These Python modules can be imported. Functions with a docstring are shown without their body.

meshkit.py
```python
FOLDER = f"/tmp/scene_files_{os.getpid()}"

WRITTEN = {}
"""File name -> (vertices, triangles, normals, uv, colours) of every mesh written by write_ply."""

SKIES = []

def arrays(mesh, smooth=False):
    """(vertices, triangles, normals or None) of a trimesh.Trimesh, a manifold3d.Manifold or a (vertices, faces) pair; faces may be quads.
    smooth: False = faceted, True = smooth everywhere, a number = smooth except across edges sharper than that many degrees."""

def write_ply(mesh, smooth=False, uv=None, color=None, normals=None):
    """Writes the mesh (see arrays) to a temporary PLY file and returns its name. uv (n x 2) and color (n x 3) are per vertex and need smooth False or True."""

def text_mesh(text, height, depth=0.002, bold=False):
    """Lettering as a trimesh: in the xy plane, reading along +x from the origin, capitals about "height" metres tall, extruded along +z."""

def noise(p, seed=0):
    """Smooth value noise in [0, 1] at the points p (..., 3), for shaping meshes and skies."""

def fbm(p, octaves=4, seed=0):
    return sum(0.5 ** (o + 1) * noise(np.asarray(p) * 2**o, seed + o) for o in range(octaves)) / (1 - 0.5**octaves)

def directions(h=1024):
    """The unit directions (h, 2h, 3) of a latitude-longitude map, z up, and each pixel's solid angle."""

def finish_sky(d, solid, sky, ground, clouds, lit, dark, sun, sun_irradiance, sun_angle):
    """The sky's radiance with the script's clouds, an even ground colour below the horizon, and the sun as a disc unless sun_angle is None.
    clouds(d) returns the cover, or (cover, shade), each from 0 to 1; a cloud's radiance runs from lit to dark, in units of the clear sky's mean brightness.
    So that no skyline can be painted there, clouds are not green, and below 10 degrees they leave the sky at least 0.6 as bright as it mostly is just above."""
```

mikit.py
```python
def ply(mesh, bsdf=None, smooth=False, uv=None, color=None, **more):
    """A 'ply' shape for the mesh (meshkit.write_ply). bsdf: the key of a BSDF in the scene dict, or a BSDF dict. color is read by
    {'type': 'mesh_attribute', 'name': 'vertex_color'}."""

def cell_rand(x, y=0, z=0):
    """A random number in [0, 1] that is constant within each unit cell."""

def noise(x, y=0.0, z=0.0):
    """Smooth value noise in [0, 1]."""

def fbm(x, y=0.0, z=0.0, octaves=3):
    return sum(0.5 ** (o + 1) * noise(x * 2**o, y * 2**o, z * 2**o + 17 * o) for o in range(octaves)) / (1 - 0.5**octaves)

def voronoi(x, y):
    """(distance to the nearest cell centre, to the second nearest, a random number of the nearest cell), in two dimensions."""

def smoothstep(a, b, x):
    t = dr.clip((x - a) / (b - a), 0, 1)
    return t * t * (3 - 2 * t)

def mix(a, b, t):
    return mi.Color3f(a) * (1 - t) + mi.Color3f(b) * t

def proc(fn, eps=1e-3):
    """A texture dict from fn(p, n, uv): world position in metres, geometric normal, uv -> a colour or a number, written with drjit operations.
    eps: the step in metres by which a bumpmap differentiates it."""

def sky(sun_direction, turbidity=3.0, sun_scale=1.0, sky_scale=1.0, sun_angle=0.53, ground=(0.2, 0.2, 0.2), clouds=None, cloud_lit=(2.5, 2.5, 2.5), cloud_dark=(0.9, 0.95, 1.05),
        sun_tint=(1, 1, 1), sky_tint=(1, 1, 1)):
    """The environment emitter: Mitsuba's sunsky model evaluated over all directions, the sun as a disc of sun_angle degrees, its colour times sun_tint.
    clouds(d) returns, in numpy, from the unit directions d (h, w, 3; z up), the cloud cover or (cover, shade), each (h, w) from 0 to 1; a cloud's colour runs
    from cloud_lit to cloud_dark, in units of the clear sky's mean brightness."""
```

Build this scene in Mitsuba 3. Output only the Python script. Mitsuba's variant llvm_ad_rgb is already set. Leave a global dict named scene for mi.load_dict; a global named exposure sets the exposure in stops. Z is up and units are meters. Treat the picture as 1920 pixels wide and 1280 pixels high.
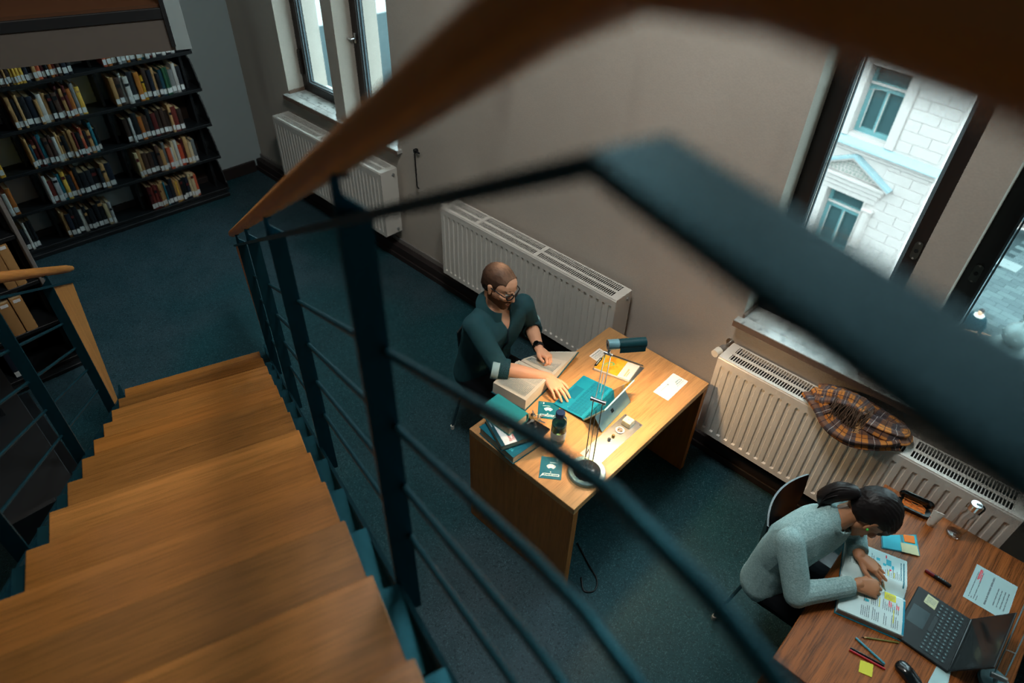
import math, random
import numpy as np, trimesh, manifold3d as m3, mitsuba as mi, mikit, meshkit
from mikit import proc, noise, fbm, voronoi, smoothstep, mix, cell_rand
import drjit as dr
scene, labels = {}, {}
random.seed(7); rng = np.random.default_rng(7)
T = mi.ScalarTransform4f

# ---------------------------------------------------------------- camera, sky, lamps, exposure
exposure = 0.0
CAM = np.array([6.5717, -3.0407, 3.3062])
FWD = np.array([-0.5134866, 0.5612550, -0.6490950]); UP = np.array([-0.4643334, 0.4543826, 0.7602177])
scene['camera'] = {'type': 'thinlens', 'fov': 75.967, 'fov_axis': 'x', 'aperture_radius': 0.006, 'focus_distance': 3.55,
                   'near_clip': 0.02, 'far_clip': 500.0,
                   'to_world': T().look_at(origin=CAM.tolist(), target=(CAM + FWD).tolist(), up=UP.tolist())}
def overcast(d):
    c = meshkit.fbm(d * np.array([2.0, 2.0, 5.0]), 3, 3)
    return np.ones(d.shape[:2]), np.clip(0.25 + 0.9 * (c - 0.4), 0, 1)
SKY = 62.0
scene['sky'] = mikit.sky((0.3, 0.6, 0.75), turbidity=4.0, sun_scale=0.0, sky_scale=SKY, ground=(0.25, 0.25, 0.25), clouds=overcast,
                         cloud_lit=(0.74, 1.07, 1.12), cloud_dark=(0.54, 0.80, 0.86))
CEIL_LAMPS = [(5.1, -1.6, 4.7, (0.97, 1.0, 0.96), 46.0), (2.4, -3.2, 4.7, (1.0, 0.78, 0.58), 5.0), (5.0, -5.0, 4.7, (1.0, 0.80, 0.62), 5.0)]
DESK_LAMP = (1350.0, 840.0, 410.0)

# ---------------------------------------------------------------- helpers
def arr(m):
    if isinstance(m, trimesh.Trimesh): return np.asarray(m.vertices, float), np.asarray(m.faces, int)
    if hasattr(m, 'to_mesh'):
        k = m.to_mesh(); return np.array(k.vert_properties[:, :3], float), np.array(k.tri_verts, int)
    v, f = np.asarray(m[0], float), np.asarray(m[1], int)
    if f.shape[1] == 4: f = np.vstack([f[:, [0, 1, 2]], f[:, [0, 2, 3]]])
    return v, f
def join(*ms):
    vs, fs, n = [], [], 0
    for m in ms:
        v, f = arr(m); vs.append(v); fs.append(f + n); n += len(v)
    return np.vstack(vs), np.vstack(fs)
def xf(m, M):
    v, f = arr(m); M = np.asarray(M, float)
    v2 = v @ M[:3, :3].T + M[:3, 3]
    if np.linalg.det(M[:3, :3]) < 0: f = f[:, ::-1]
    return v2, f
def frame(o, x, y=None, z=None):
    """matrix whose columns are the given axes (orthonormalised) at o."""
    x = np.asarray(x, float); x = x / np.linalg.norm(x)
    if z is None and y is not None:
        y = np.asarray(y, float); z = np.cross(x, y)
    elif z is None:
        z = np.array([0, 0, 1.0])
    z = np.asarray(z, float); z = z - x * (z @ x); z = z / np.linalg.norm(z)
    M = np.eye(4); M[:3, 0], M[:3, 1], M[:3, 2], M[:3, 3] = x, np.cross(z, x), z, o
    return M
def rotz(a, o=(0, 0, 0)):
    M = np.eye(4); c, s = math.cos(a), math.sin(a); M[:2, :2] = [[c, -s], [s, c]]; M[:3, 3] = o; return M
def move(x, y, z):
    M = np.eye(4); M[:3, 3] = (x, y, z); return M
def scl(x, y, z):
    return np.diag([x, y, z, 1.0])
def box(x0, x1, y0, y1, z0, z1, ch=0.0):
    if ch <= 0:
        v = np.array([[x, y, z] for x in (x0, x1) for y in (y0, y1) for z in (z0, z1)], float)
        f = np.array([[0, 1, 3], [0, 3, 2], [4, 6, 7], [4, 7, 5], [0, 4, 5], [0, 5, 1], [2, 3, 7], [2, 7, 6], [0, 2, 6], [0, 6, 4], [1, 5, 7], [1, 7, 3]])
        return v, f
    ch = min(ch, (x1 - x0) * .45, (y1 - y0) * .45, (z1 - z0) * .45)
    p = []
    for x, sx in ((x0, 1), (x1, -1)):
        for y, sy in ((y0, 1), (y1, -1)):
            for z, sz in ((z0, 1), (z1, -1)):
                p += [(x, y + sy * ch, z + sz * ch), (x + sx * ch, y, z + sz * ch), (x + sx * ch, y + sy * ch, z)]
    return arr(m3.Manifold.hull_points(np.array(p)))
def rbox(c, M, sx, sy, sz, ch=0.0):
    """box of the sizes centred at c with the axes of M (3x3 or 4x4)."""
    N = np.eye(4); N[:3, :3] = np.asarray(M)[:3, :3]; N[:3, 3] = c
    return xf(box(-sx / 2, sx / 2, -sy / 2, sy / 2, -sz / 2, sz / 2, ch), N)
def poly(pts, h, holes=()):
    """polygon in xy extruded 0..h in z."""
    cs = m3.CrossSection([np.asarray(pts, float)], m3.FillRule.NonZero)
    if cs.area() < 0 or cs.is_empty(): cs = m3.CrossSection([np.asarray(pts, float)[::-1]], m3.FillRule.Positive)
    for q in holes: cs = cs - m3.CrossSection([np.asarray(q, float)], m3.FillRule.NonZero)
    return arr(m3.Manifold.extrude(cs, h))
XZ = np.array([[1, 0, 0, 0], [0, 0, -1, 0], [0, 1, 0, 0], [0, 0, 0, 1.0]])   # a polygon's (x, y) becomes (x, z), extruded towards -y
def tube(path, r, n=10, cap=True):
    p = np.asarray(path, float); k = len(p); r = np.broadcast_to(np.asarray(r, float), (k,))
    t = np.gradient(p, axis=0) if k > 2 else np.repeat([p[1] - p[0]], 2, 0)
    t /= np.linalg.norm(t, axis=1, keepdims=True) + 1e-12
    a = np.cross(t[0], [0, 0, 1.0]);
    if np.linalg.norm(a) < 1e-3: a = np.cross(t[0], [0, 1.0, 0])
    A = []
    for i in range(k):
        a = a - t[i] * (a @ t[i]); a /= np.linalg.norm(a); A.append(a.copy())
    A = np.array(A); B = np.cross(t, A); ang = np.arange(n) * 2 * np.pi / n
    v = (p[:, None] + r[:, None, None] * (np.cos(ang)[None, :, None] * A[:, None] + np.sin(ang)[None, :, None] * B[:, None])).reshape(-1, 3)
    f = []
    for i in range(k - 1):
        for j in range(n):
            a0, b0, c0, d0 = i * n + j, i * n + (j + 1) % n, (i + 1) * n + (j + 1) % n, (i + 1) * n + j
            f += [(a0, b0, c0), (a0, c0, d0)]
    if cap:
        v = np.vstack([v, p[:1], p[-1:]]); e = len(v)
        for j in range(n):
            f += [(e - 2, (j + 1) % n, j), (e - 1, (k - 1) * n + j, (k - 1) * n + (j + 1) % n)]
    return v, np.array(f)
def smoothpath(pts, n=8):
    p = np.asarray(pts, float); q = np.vstack([2 * p[0] - p[1], p, 2 * p[-1] - p[-2]]); out = []
    for i in range(1, len(q) - 2):
        for u in np.linspace(0, 1, n, endpoint=False):
            a, b, c, d = q[i - 1], q[i], q[i + 1], q[i + 2]
            out.append(.5 * (2 * b + (c - a) * u + (2 * a - 5 * b + 4 * c - d) * u * u + (-a + 3 * b - 3 * c + d) * u ** 3))
    return np.array(out + [p[-1]])
def lathe(prof, n=24, M=None):
    pr = np.asarray(prof, float); k = len(pr); ang = np.arange(n) * 2 * np.pi / n
    v = np.stack([pr[:, 0][:, None] * np.cos(ang), pr[:, 0][:, None] * np.sin(ang), np.repeat(pr[:, 1][:, None], n, 1)], -1).reshape(-1, 3); f = []
    for i in range(k - 1):
        for j in range(n):
            a0, b0, c0, d0 = i * n + j, i * n + (j + 1) % n, (i + 1) * n + (j + 1) % n, (i + 1) * n + j
            if pr[i, 0] > 1e-9: f.append((a0, b0, c0))
            if pr[i + 1, 0] > 1e-9: f.append((a0, c0, d0))
    m = (v, np.array(f))
    return xf(m, M) if M is not None else m
def cyl(a, b, r, n=16, r2=None):
    a, b = np.asarray(a, float), np.asarray(b, float); h = np.linalg.norm(b - a)
    r2 = r if r2 is None else r2
    d = (b - a) / h; x = np.cross(d, [0, 0, 1.0]);
    if np.linalg.norm(x) < 1e-6: x = np.array([1.0, 0, 0])
    return lathe([(0, 0), (r, 0), (r2, h), (0, h)], n, frame(a, x, z=d))
def ring(o, R, r, axis=(0, 0, 1), n=28, m=8):
    a = np.linspace(0, 2 * np.pi, n, endpoint=False); x = np.cross(axis, [.3, .5, .7]); M = frame(o, x, z=axis)
    v, f = [], []
    for i in range(n):
        for j in range(m):
            b = 2 * np.pi * j / m; q = R + r * math.cos(b)
            v.append((q * math.cos(a[i]), q * math.sin(a[i]), r * math.sin(b)))
            i2, j2 = (i + 1) % n, (j + 1) % m
            f += [(i * m + j, i2 * m + j, i2 * m + j2), (i * m + j, i2 * m + j2, i * m + j2)]
    return xf((np.array(v), np.array(f)), M)
def ball(c, r, n=16):
    s = trimesh.creation.uv_sphere(1.0, count=[n, n]); r = np.broadcast_to(r, (3,))
    return np.asarray(s.vertices) * r + np.asarray(c), np.asarray(s.faces)
def hull(*m):
    return arr(m3.Manifold.hull_points(np.vstack([arr(x)[0] if not isinstance(x, np.ndarray) else x for x in m])))
def text(s, h, M, depth=0.0006, bold=False, center=False):
    m = meshkit.text_mesh(s, h, depth, bold); v, f = arr(m)
    if center: v = v - [(v[:, 0].max() + v[:, 0].min()) / 2, 0, 0]
    return xf((v, f), M)

def unique(k):
    if k not in scene and k not in labels and not any(q.startswith(k + '__') for q in scene): return k
    i = 1
    while True:
        q = f'{k}_{i:03d}'
        if q not in scene and q not in labels and not any(x.startswith(q + '__') for x in scene): return q
        i += 1
COUNT = {}
def fresh(k):
    n = COUNT.get(k, -1) + 1; COUNT[k] = n
    return k if n == 0 else f'{k}_{n:03d}'
def thing(name, label, cat, group=None):
    k = fresh(name); labels[k] = {'label': label, 'category': cat}
    if group: labels[k]['group'] = group
    return k
def put(k, mesh, bsdf, smooth=False, M=None, **kw):
    s = dict(mesh) if isinstance(mesh, dict) else mikit.ply(arr(mesh), None, smooth=smooth, **{a: kw.pop(a) for a in ('uv', 'color') if a in kw})
    s['bsdf'] = {'type': 'ref', 'id': bsdf}
    if M is not None: s['to_world'] = T(np.asarray(M).tolist())
    s.update(kw); scene[k] = s
    return k
def part(parent, name, mesh, bsdf, smooth=False, label=None, kind=None, **kw):
    k = put(fresh(parent + '__' + name), mesh, bsdf, smooth, **kw)
    if label or kind:
        labels[k] = {}
        if label: labels[k]['label'] = label
        if kind: labels[k]['kind'] = kind
    return k
def solo(name, label, cat, mesh, bsdf, smooth=False, group=None, **kw):
    k = thing(name, label, cat, group); return put(k, mesh, bsdf, smooth, **kw)
def struct(name, mesh, bsdf, smooth=False, label=None, **kw):
    k = put(fresh(name), mesh, bsdf, smooth, **kw); labels[k] = {'kind': 'structure', 'label': label or name.replace('_', ' '), 'category': name.split('_')[0]}
    return k
def structure_of_parts(name, label, cat):
    k = fresh(name); labels[k] = {'kind': 'structure', 'label': label, 'category': cat}; return k

# ---------------------------------------------------------------- materials
def srgb(h):
    h = h.lstrip('#'); c = [int(h[i:i + 2], 16) / 255 for i in (0, 2, 4)]
    return [x / 12.92 if x <= .04045 else ((x + .055) / 1.055) ** 2.4 for x in c]
def mat(name, col, rough=.6, metal=0.0, spec=.5, tex=None, two=True, bump=None, bscale=.001, beps=1e-3, **kw):
    col = srgb(col) if isinstance(col, str) else list(col)
    b = {'type': 'principled', 'base_color': tex if tex is not None else {'type': 'rgb', 'value': col}, 'roughness': rough if not isinstance(rough, dict) else rough, 'metallic': metal, 'specular': spec, **kw}
    if bump is not None: b = {'type': 'bumpmap', 'arbitrary': proc(bump, beps), 'scale': bscale, 'bsdf': b}
    scene[name] = {'type': 'twosided', 'bsdf': b} if two else b
    return name
C3 = lambda *c: mi.Color3f(*c)
def wood_fn(light, dark, axis, scale=1.0, contrast=1.0, board=0.0):
    """oak: long streaks along the axis (a 3-vector), pores, figure."""
    ax = np.asarray(axis, float); ax /= np.linalg.norm(ax)
    b1 = np.cross(ax, [0.31, 0.17, 0.9]);
    if np.linalg.norm(b1) < .2: b1 = np.cross(ax, [1, 0, 0.0])
    b1 /= np.linalg.norm(b1); b2 = np.cross(ax, b1)
    l, d = srgb(light), srgb(dark)
    def fn(p, n, uv):
        u = (p.x * ax[0] + p.y * ax[1] + p.z * ax[2]) * scale
        a = (p.x * b1[0] + p.y * b1[1] + p.z * b1[2]) * scale; b = (p.x * b2[0] + p.y * b2[1] + p.z * b2[2]) * scale
        if board > 0:
            u = u + 5.3 * cell_rand(dr.floor(a / board), dr.floor(b / board), 3)
        w = fbm(u * 1.6, a * 9, b * 9, 2)
        rings = noise(u * 1.2 + 3.0 * w, a * 60 + 5 * w, b * 60)
        pores = noise(u * 14, a * 420, b * 420)
        f = dr.clip((.45 * rings + .35 * w + .30 * smoothstep(.35, .8, pores) - .18) * contrast, 0, 1)
        if board > 0: f = dr.clip(f + .30 * (cell_rand(dr.floor(a / board), dr.floor(b / board), 9) - .5), 0, 1)
        return mix(C3(*l), C3(*d), f)
    return proc(fn)

def wall_fn(p, n, uv):
    s = fbm(p.x * 1.3, p.y * 1.3, p.z * .7, 3); g = noise(p.x * 150, p.y * 150, p.z * 150)
    st = smoothstep(.60, .85, fbm(p.x * 2.6 + 9, p.y * 2.6, p.z * .5, 3))
    c = mix(C3(*srgb('#b6aca2')), C3(*srgb('#a49a8f')), dr.clip(s * 1.3 - .2, 0, 1))
    return mix(c, C3(*srgb('#8d8078')), .5 * st) * (.95 + .08 * g)
mat('wall_paint', '#aaaaaa', .85, tex=proc(wall_fn), spec=.25)
mat('wall_white', '#a3b0b2', .8, spec=.3)
mat('ceiling_paint', '#b0aca6', .9, spec=.2)
def floor_fn(p, n, uv):
    a = fbm(p.x * 1.1 + 3, p.y * 1.1, 2, 3); b = fbm(p.x * 7 + 3, p.y * 7, 5, 2)
    d1 = noise(p.x * 260, p.y * 180, 1); d2 = noise(p.x * 120 + 40, p.y * 150, 7)
    c = mix(C3(*srgb('#0c3940')), C3(*srgb('#2b3e46')), smoothstep(.35, .62, a))
    c = mix(c, C3(*srgb('#0f3138')), dr.clip(b * 1.6 - .5, 0, 1) * .6)
    c = mix(c, C3(*srgb('#47686e')), smoothstep(.62, .95, d1) * .45)
    return mix(c, C3(*srgb('#0a2127')), smoothstep(.62, .95, d2) * .6)
mat('floor_lino', '#2c3a3c', .6, tex=proc(floor_fn), spec=.22)
mat('oak_top', '#b98a58', .42, tex=wood_fn('#c39360', '#8a5f38', (0, 1, 0), 1.0, 1.0), spec=.45)
mat('oak_side', '#8d5528', .45, tex=wood_fn('#b4702f', '#824a18', (0, 0, 1), 1.0, 1.0), spec=.4)
mat('oak_dark_top', '#8d5c38', .45, tex=wood_fn('#a8602e', '#50280c', (.03, 1, 0), 1.15, 1.5), spec=.22)
mat('oak_stair', '#b07840', .42, tex=wood_fn('#a8682c', '#704214', (.316, .949, 0), .9, 1.0, .055), spec=.45)
mat('oak_rail', '#a06a34', .40, tex=wood_fn('#b87638', '#8a5420', (.8, -.27, .53), 1.0, .9), spec=.45)
mat('steel_dark', '#0b2127', .45, spec=.55, spec_tint=1.0)
mat('steel_shelf', '#15181b', .5, spec=.4)
mat('shelf_wood', '#2a1d15', .55, spec=.3)
mat('enamel', '#cfcac2', .32, spec=.5)
mat('enamel_inner', '#3a3836', .7, spec=.3)
mat('duct_dark', '#2a2322', .6, spec=.3)
mat('duct_grey', '#77726e', .6, spec=.3)
def marble_fn(p, n, uv):
    a = fbm(p.x * 9, p.y * 9, p.z * 9, 3); b = fbm(p.x * 30 + 6 * a, p.y * 30, 3, 2)
    c = mix(C3(*srgb('#b9b7b3')), C3(*srgb('#85837f')), dr.clip(a * 2 - .6, 0, 1))
    return mix(c, C3(*srgb('#4a4a4a')), smoothstep(.62, .8, b) * .6)
mat('marble', '#a8a6a2', .28, tex=proc(marble_fn), spec=.5)
mat('sill_edge', '#6b5548', .5)
mat('window_wood', '#1e1512', .4, spec=.45)
mat('seal', '#5c6a70', .4)
scene['pane_glass'] = {'type': 'thindielectric', 'int_ior': 1.5}
mat('chrome', (.75, .75, .76), .15, metal=1.0)
mat('brushed', (.55, .57, .58), .33, metal=1.0)
mat('brass', (.72, .5, .2), .25, metal=1.0)
mat('black_plastic', '#0c0e10', .35)
mat('black_soft', '#0e0f12', .7, spec=.3)
mat('black_gloss', '#07080a', .06, spec=.6)
mat('white_plastic', '#d8d3c8', .4)
mat('cream_plastic', '#d9cda6', .4)
mat('paper', '#d9d6ce', .75, spec=.2)
mat('paper_cream', '#c9b18a', .8, spec=.2)
mat('paper_edge', '#c2b49c', .85, spec=.15)
mat('paper_cool', '#a9c9cc', .75, spec=.2)
mat('ink', '#22262b', .8, spec=.1)
mat('ink_grey', '#6d7f86', .8, spec=.1)
mat('ink_teal', '#1c7480', .8, spec=.1)
mat('ink_red', '#b3222c', .8, spec=.1)
mat('ink_pink', '#d6455a', .8, spec=.1)
mat('ink_white', '#e6ecec', .7, spec=.1)
mat('teal_cloth', '#1c7f84', .6, spec=.35)
mat('teal_dark', '#0f4552', .45, spec=.4)
mat('teal_mid', '#0c6577', .45, spec=.4)
mat('teal_bright', '#0a7f9c', .6, spec=.3)
mat('teal_key', '#086a88', .55, spec=.3)
mat('teal_shade', '#0f3a40', .4, spec=.45)
mat('pale_blue_metal', '#7fa9b3', .35, metal=.4)
mat('tag', '#e6eaea', .7, spec=.2)
mat('note_yellow', '#d3cf4a', .75, spec=.2)
mat('note_orange', '#e8803a', .7, spec=.2)
mat('note_beige', '#c3c7a2', .75, spec=.2)
mat('note_cyan', '#3fb4c8', .65, spec=.25)
mat('red_plastic', '#a8141e', .35)
mat('pen_blue', '#3f8fa0', .35)
mat('pencil_paint', '#6f6a2c', .4)
mat('skin', '#d39c7c', .5, spec=.4)
mat('skin_w', '#a87352', .5, spec=.4)
mat('lip', '#9c5a4a', .5)
mat('hair_brown', '#5a3a24', .55, spec=.4)
mat('beard_brown', '#5c3820', .7, spec=.25)
mat('hair_black', '#150f0f', .5, spec=.3)
mat('eye_white', '#d8d4cc', .3)
mat('iris', '#3c2a1a', .2)
mat('trousers', '#14171c', .85, spec=.15)
mat('jeans', '#0d1014', .85, spec=.15)
mat('facade', '#a69893', .8, spec=.2)
mat('facade_joint', '#8f8c87', .9, spec=.1)
mat('facade_metal', '#7d8f93', .45, spec=.4)
mat('facade_frame', '#54797b', .5)
mat('facade_glass', '#34484a', .08, spec=.7)
mat('relief', '#85827b', .9, spec=.1)
for i, c in enumerate(('#455153', '#404c4e', '#4a5758', '#3b4748')): mat(f'paver_{i}', c, .8, spec=.2)
mat('paver_joint', '#2c3638', .9, spec=.1)
mat('bronze', '#5d6c6c', .45, metal=.5)
mat('screen_black', '#04070a', .04, spec=.9)
mat('black_shell', '#080b0e', .35, spec=.35)
mat('chrome_dark', (.25, .27, .29), .2, metal=1.0)
mat('paper_book', '#b9b3a6', .85, spec=.15)
mat('paper_white', '#d9dfe2', .6, spec=.3)
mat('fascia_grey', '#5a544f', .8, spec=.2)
mat('oak_newel', '#b07840', .45, tex=wood_fn('#b87a40', '#8c5826', (0, 0, 1), .9, .9), spec=.3)
mat('pale_end_wall', '#8b999b', .8, spec=.2)
mat('gallery_floor', '#4a3020', .6, spec=.2)
mat('oak_stair_1', '#b07840', .42, tex=wood_fn('#b57436', '#7c4c1c', (.316, .949, 0), .9, 1.0, .055), spec=.45)
mat('oak_stair_2', '#b07840', .42, tex=wood_fn('#97602a', '#643c14', (.316, .949, 0), .95, 1.1, .05), spec=.45)
mat('fitting_dark', '#45443f', .4, metal=.6)
mat('cover_grey', '#66706f', .7)
# ---------------------------------------------------------------- the room
WT = 0.42     # thickness of the window wall (y 0 .. WT)
OPEN = [(0.865, 1.625), (1.775, 2.475), (5.545, 6.212), (6.378, 7.06), (8.30, 8.97), (9.14, 9.81)]
SILL_Z, HEAD_Z = 1.02, 4.3
def rect(x0, x1, z0, z1): return [(x0, z0), (x1, z0), (x1, z1), (x0, z1)]
w = poly(rect(-.4, 11.0, -.3, 5.2), WT, [rect(a, b, SILL_Z, HEAD_Z) for a, b in OPEN])
struct('wall_right', xf(w, move(0, WT, 0) @ XZ), 'wall_paint', label='warm grey plastered window wall')
struct('wall_back', box(-.4, 0, -7.4, 0, -.3, 5.2), 'wall_white', label='pale wall behind the bookcase')
struct('wall_left', box(-.4, 11, -7.4, -7.0, -.3, 5.2), 'wall_white', label='pale wall beyond the bookcases')
struct('wall_front', box(10.6, 11, -7.4, 0, -.3, 5.2), 'wall_white', label='pale wall behind the landing')
struct('floor', box(-.4, 11, -7.4, .0, -.3, 0), 'floor_lino', label='dark teal speckled linoleum floor')
struct('ceiling', box(-.4, 11, -7.4, .42, 5.0, 5.2), 'ceiling_paint', label='pale ceiling')
# skirting duct along the window wall: grey ledge, dark box, thin lower ledge
struct('trim_1', join(box(0, 10.6, -.018, 0, .04, .165, .004)), 'duct_grey', label='grey upper skirting strip under the radiators')
struct('baseboard_right', join(box(0, 10.6, -.075, -.018, .0, .125, .006), box(0, 10.6, -.090, -.075, 0, .052, .004)), 'duct_dark', label='dark boxed skirting duct under the radiators')
struct('baseboard_back', box(0.0, .03, -7.0, -.1, 0, .12, .004), 'duct_dark', label='dark skirting of the back wall')

# windows: dark frame, sash with two thin seals, glass, fittings
def window(i, x0, x1, handle_left, handle):
    k = f'window_{i}'; labels[k] = {'kind': 'structure', 'label': ['far window beside the bookcase with its hinge on the left', 'second far window with a small chrome handle', 'tall window by the empty end of the sill, white facade behind it', 'tall window at the right, street paving behind it', 'window beyond the right desk', 'last window beyond the right desk'][i - 1], 'category': 'window'}
    yf = .165; fw = .082
    z0, z1 = SILL_Z + .005, HEAD_Z
    fr = poly(rect(x0, x1, z0, z1), .07, [rect(x0 + fw, x1 - fw, z0 + fw + .01, z1 - fw)])
    part(k, 'frame', xf(fr, move(0, yf + .07, 0) @ XZ), 'window_wood')
    a, b, c, d = x0 + fw, x1 - fw, z0 + fw + .01, z1 - fw
    mid = (z0 + z1) / 2 + .55
    for q, (o, yy) in enumerate(((.0, yf + .014), (.012, yf + .034))):
        sl = poly(rect(a + o, b - o, c + o, d - o), .012, [rect(a + o + .008, b - o - .008, c + o + .008, d - o - .008)])
        part(k, 'seal', xf(sl, move(0, yy + .012, 0) @ XZ), 'seal')
    part(k, 'pane', xf(poly(rect(a + .002, b - .002, c + .002, d - .002), .001), move(0, yf + .056, 0) @ XZ), 'pane_glass') if False else put(fresh(k + '__pane'), (np.array([[a, yf + .05, c], [b, yf + .05, c], [b, yf + .05, d], [a, yf + .05, d]]), np.array([[0, 1, 2], [0, 2, 3]])), 'pane_glass')
    if handle == 'hinge':
        part(k, 'hinge', join(*[box(x0 + .012, x0 + .05, yf - .02, yf + .004, z, z + .22, .006) for z in (SILL_Z + .17,)]), 'window_wood')
    elif handle == 'lever':
        x = x0 + .04
        part(k, 'handle', join(box(x - .014, x + .014, yf - .012, yf + .004, 1.66, 1.74, .004), cyl((x, yf, 1.70), (x, yf - .05, 1.70), .008), tube([(x, yf - .045, 1.70), (x - .05, yf - .05, 1.70), (x - .10, yf - .05, 1.695)], .008)), 'chrome', smooth=40)
    else:
        x = (x1 - .045) if not handle_left else (x0 + .045)
        p = [(x + .018 * math.cos(t), 1.70 + .018 * math.sin(t) + (.028 if math.sin(t) > 0 else -.028)) for t in np.linspace(0, 2 * np.pi, 24, endpoint=False)]
        part(k, 'escutcheon', xf(poly(p, .006), move(0, yf, 0) @ XZ), 'fitting_dark', label='small oval metal handle plate')
        part(k, 'spindle_hole', cyl((x, yf - .0065, 1.70), (x, yf - .0095, 1.70), .009, 12), 'black_soft')
        part(k, 'screw', join(*[cyl((x, yf - .006, z), (x, yf - .0085, z), .005, 10) for z in (1.66, 1.74)]), 'duct_grey')
window(1, *OPEN[0], True, 'hinge'); window(2, *OPEN[1], True, 'lever'); window(3, *OPEN[2], False, 'oval'); window(4, *OPEN[3], True, 'oval')
window(5, *OPEN[4], True, 'oval'); window(6, *OPEN[5], True, 'oval')
for i, (a, b) in enumerate(((.835, 2.52), (5.52, 7.2), (8.27, 9.85))):
    k = structure_of_parts(f'trim_{i + 2}', ['marble sill under the two far windows', 'marble sill under the two near windows', 'marble sill beyond the right desk'][i], 'window sill')
    ops = OPEN[2 * i:2 * i + 2]
    part(k, 'slab', join(box(a, b, -.05, .02, SILL_Z - .012, 1.0385, .003), *[box(o[0] + .001, o[1] - .001, .02, .24, SILL_Z - .0, 1.0385, .002) for o in ops]), 'marble')
    part(k, 'edge', box(a, b, -.052, -.0505, SILL_Z - .022, 1.034), 'sill_edge', label='brown front edge')
    part(k, 'upstand', join(*[join(box(o[0], o[0] + .012, .0, .165, 1.0385, 1.068, .002), box(o[1] - .012, o[1], .0, .165, 1.0385, 1.068, .002)) for o in ops]), 'sill_edge')

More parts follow.
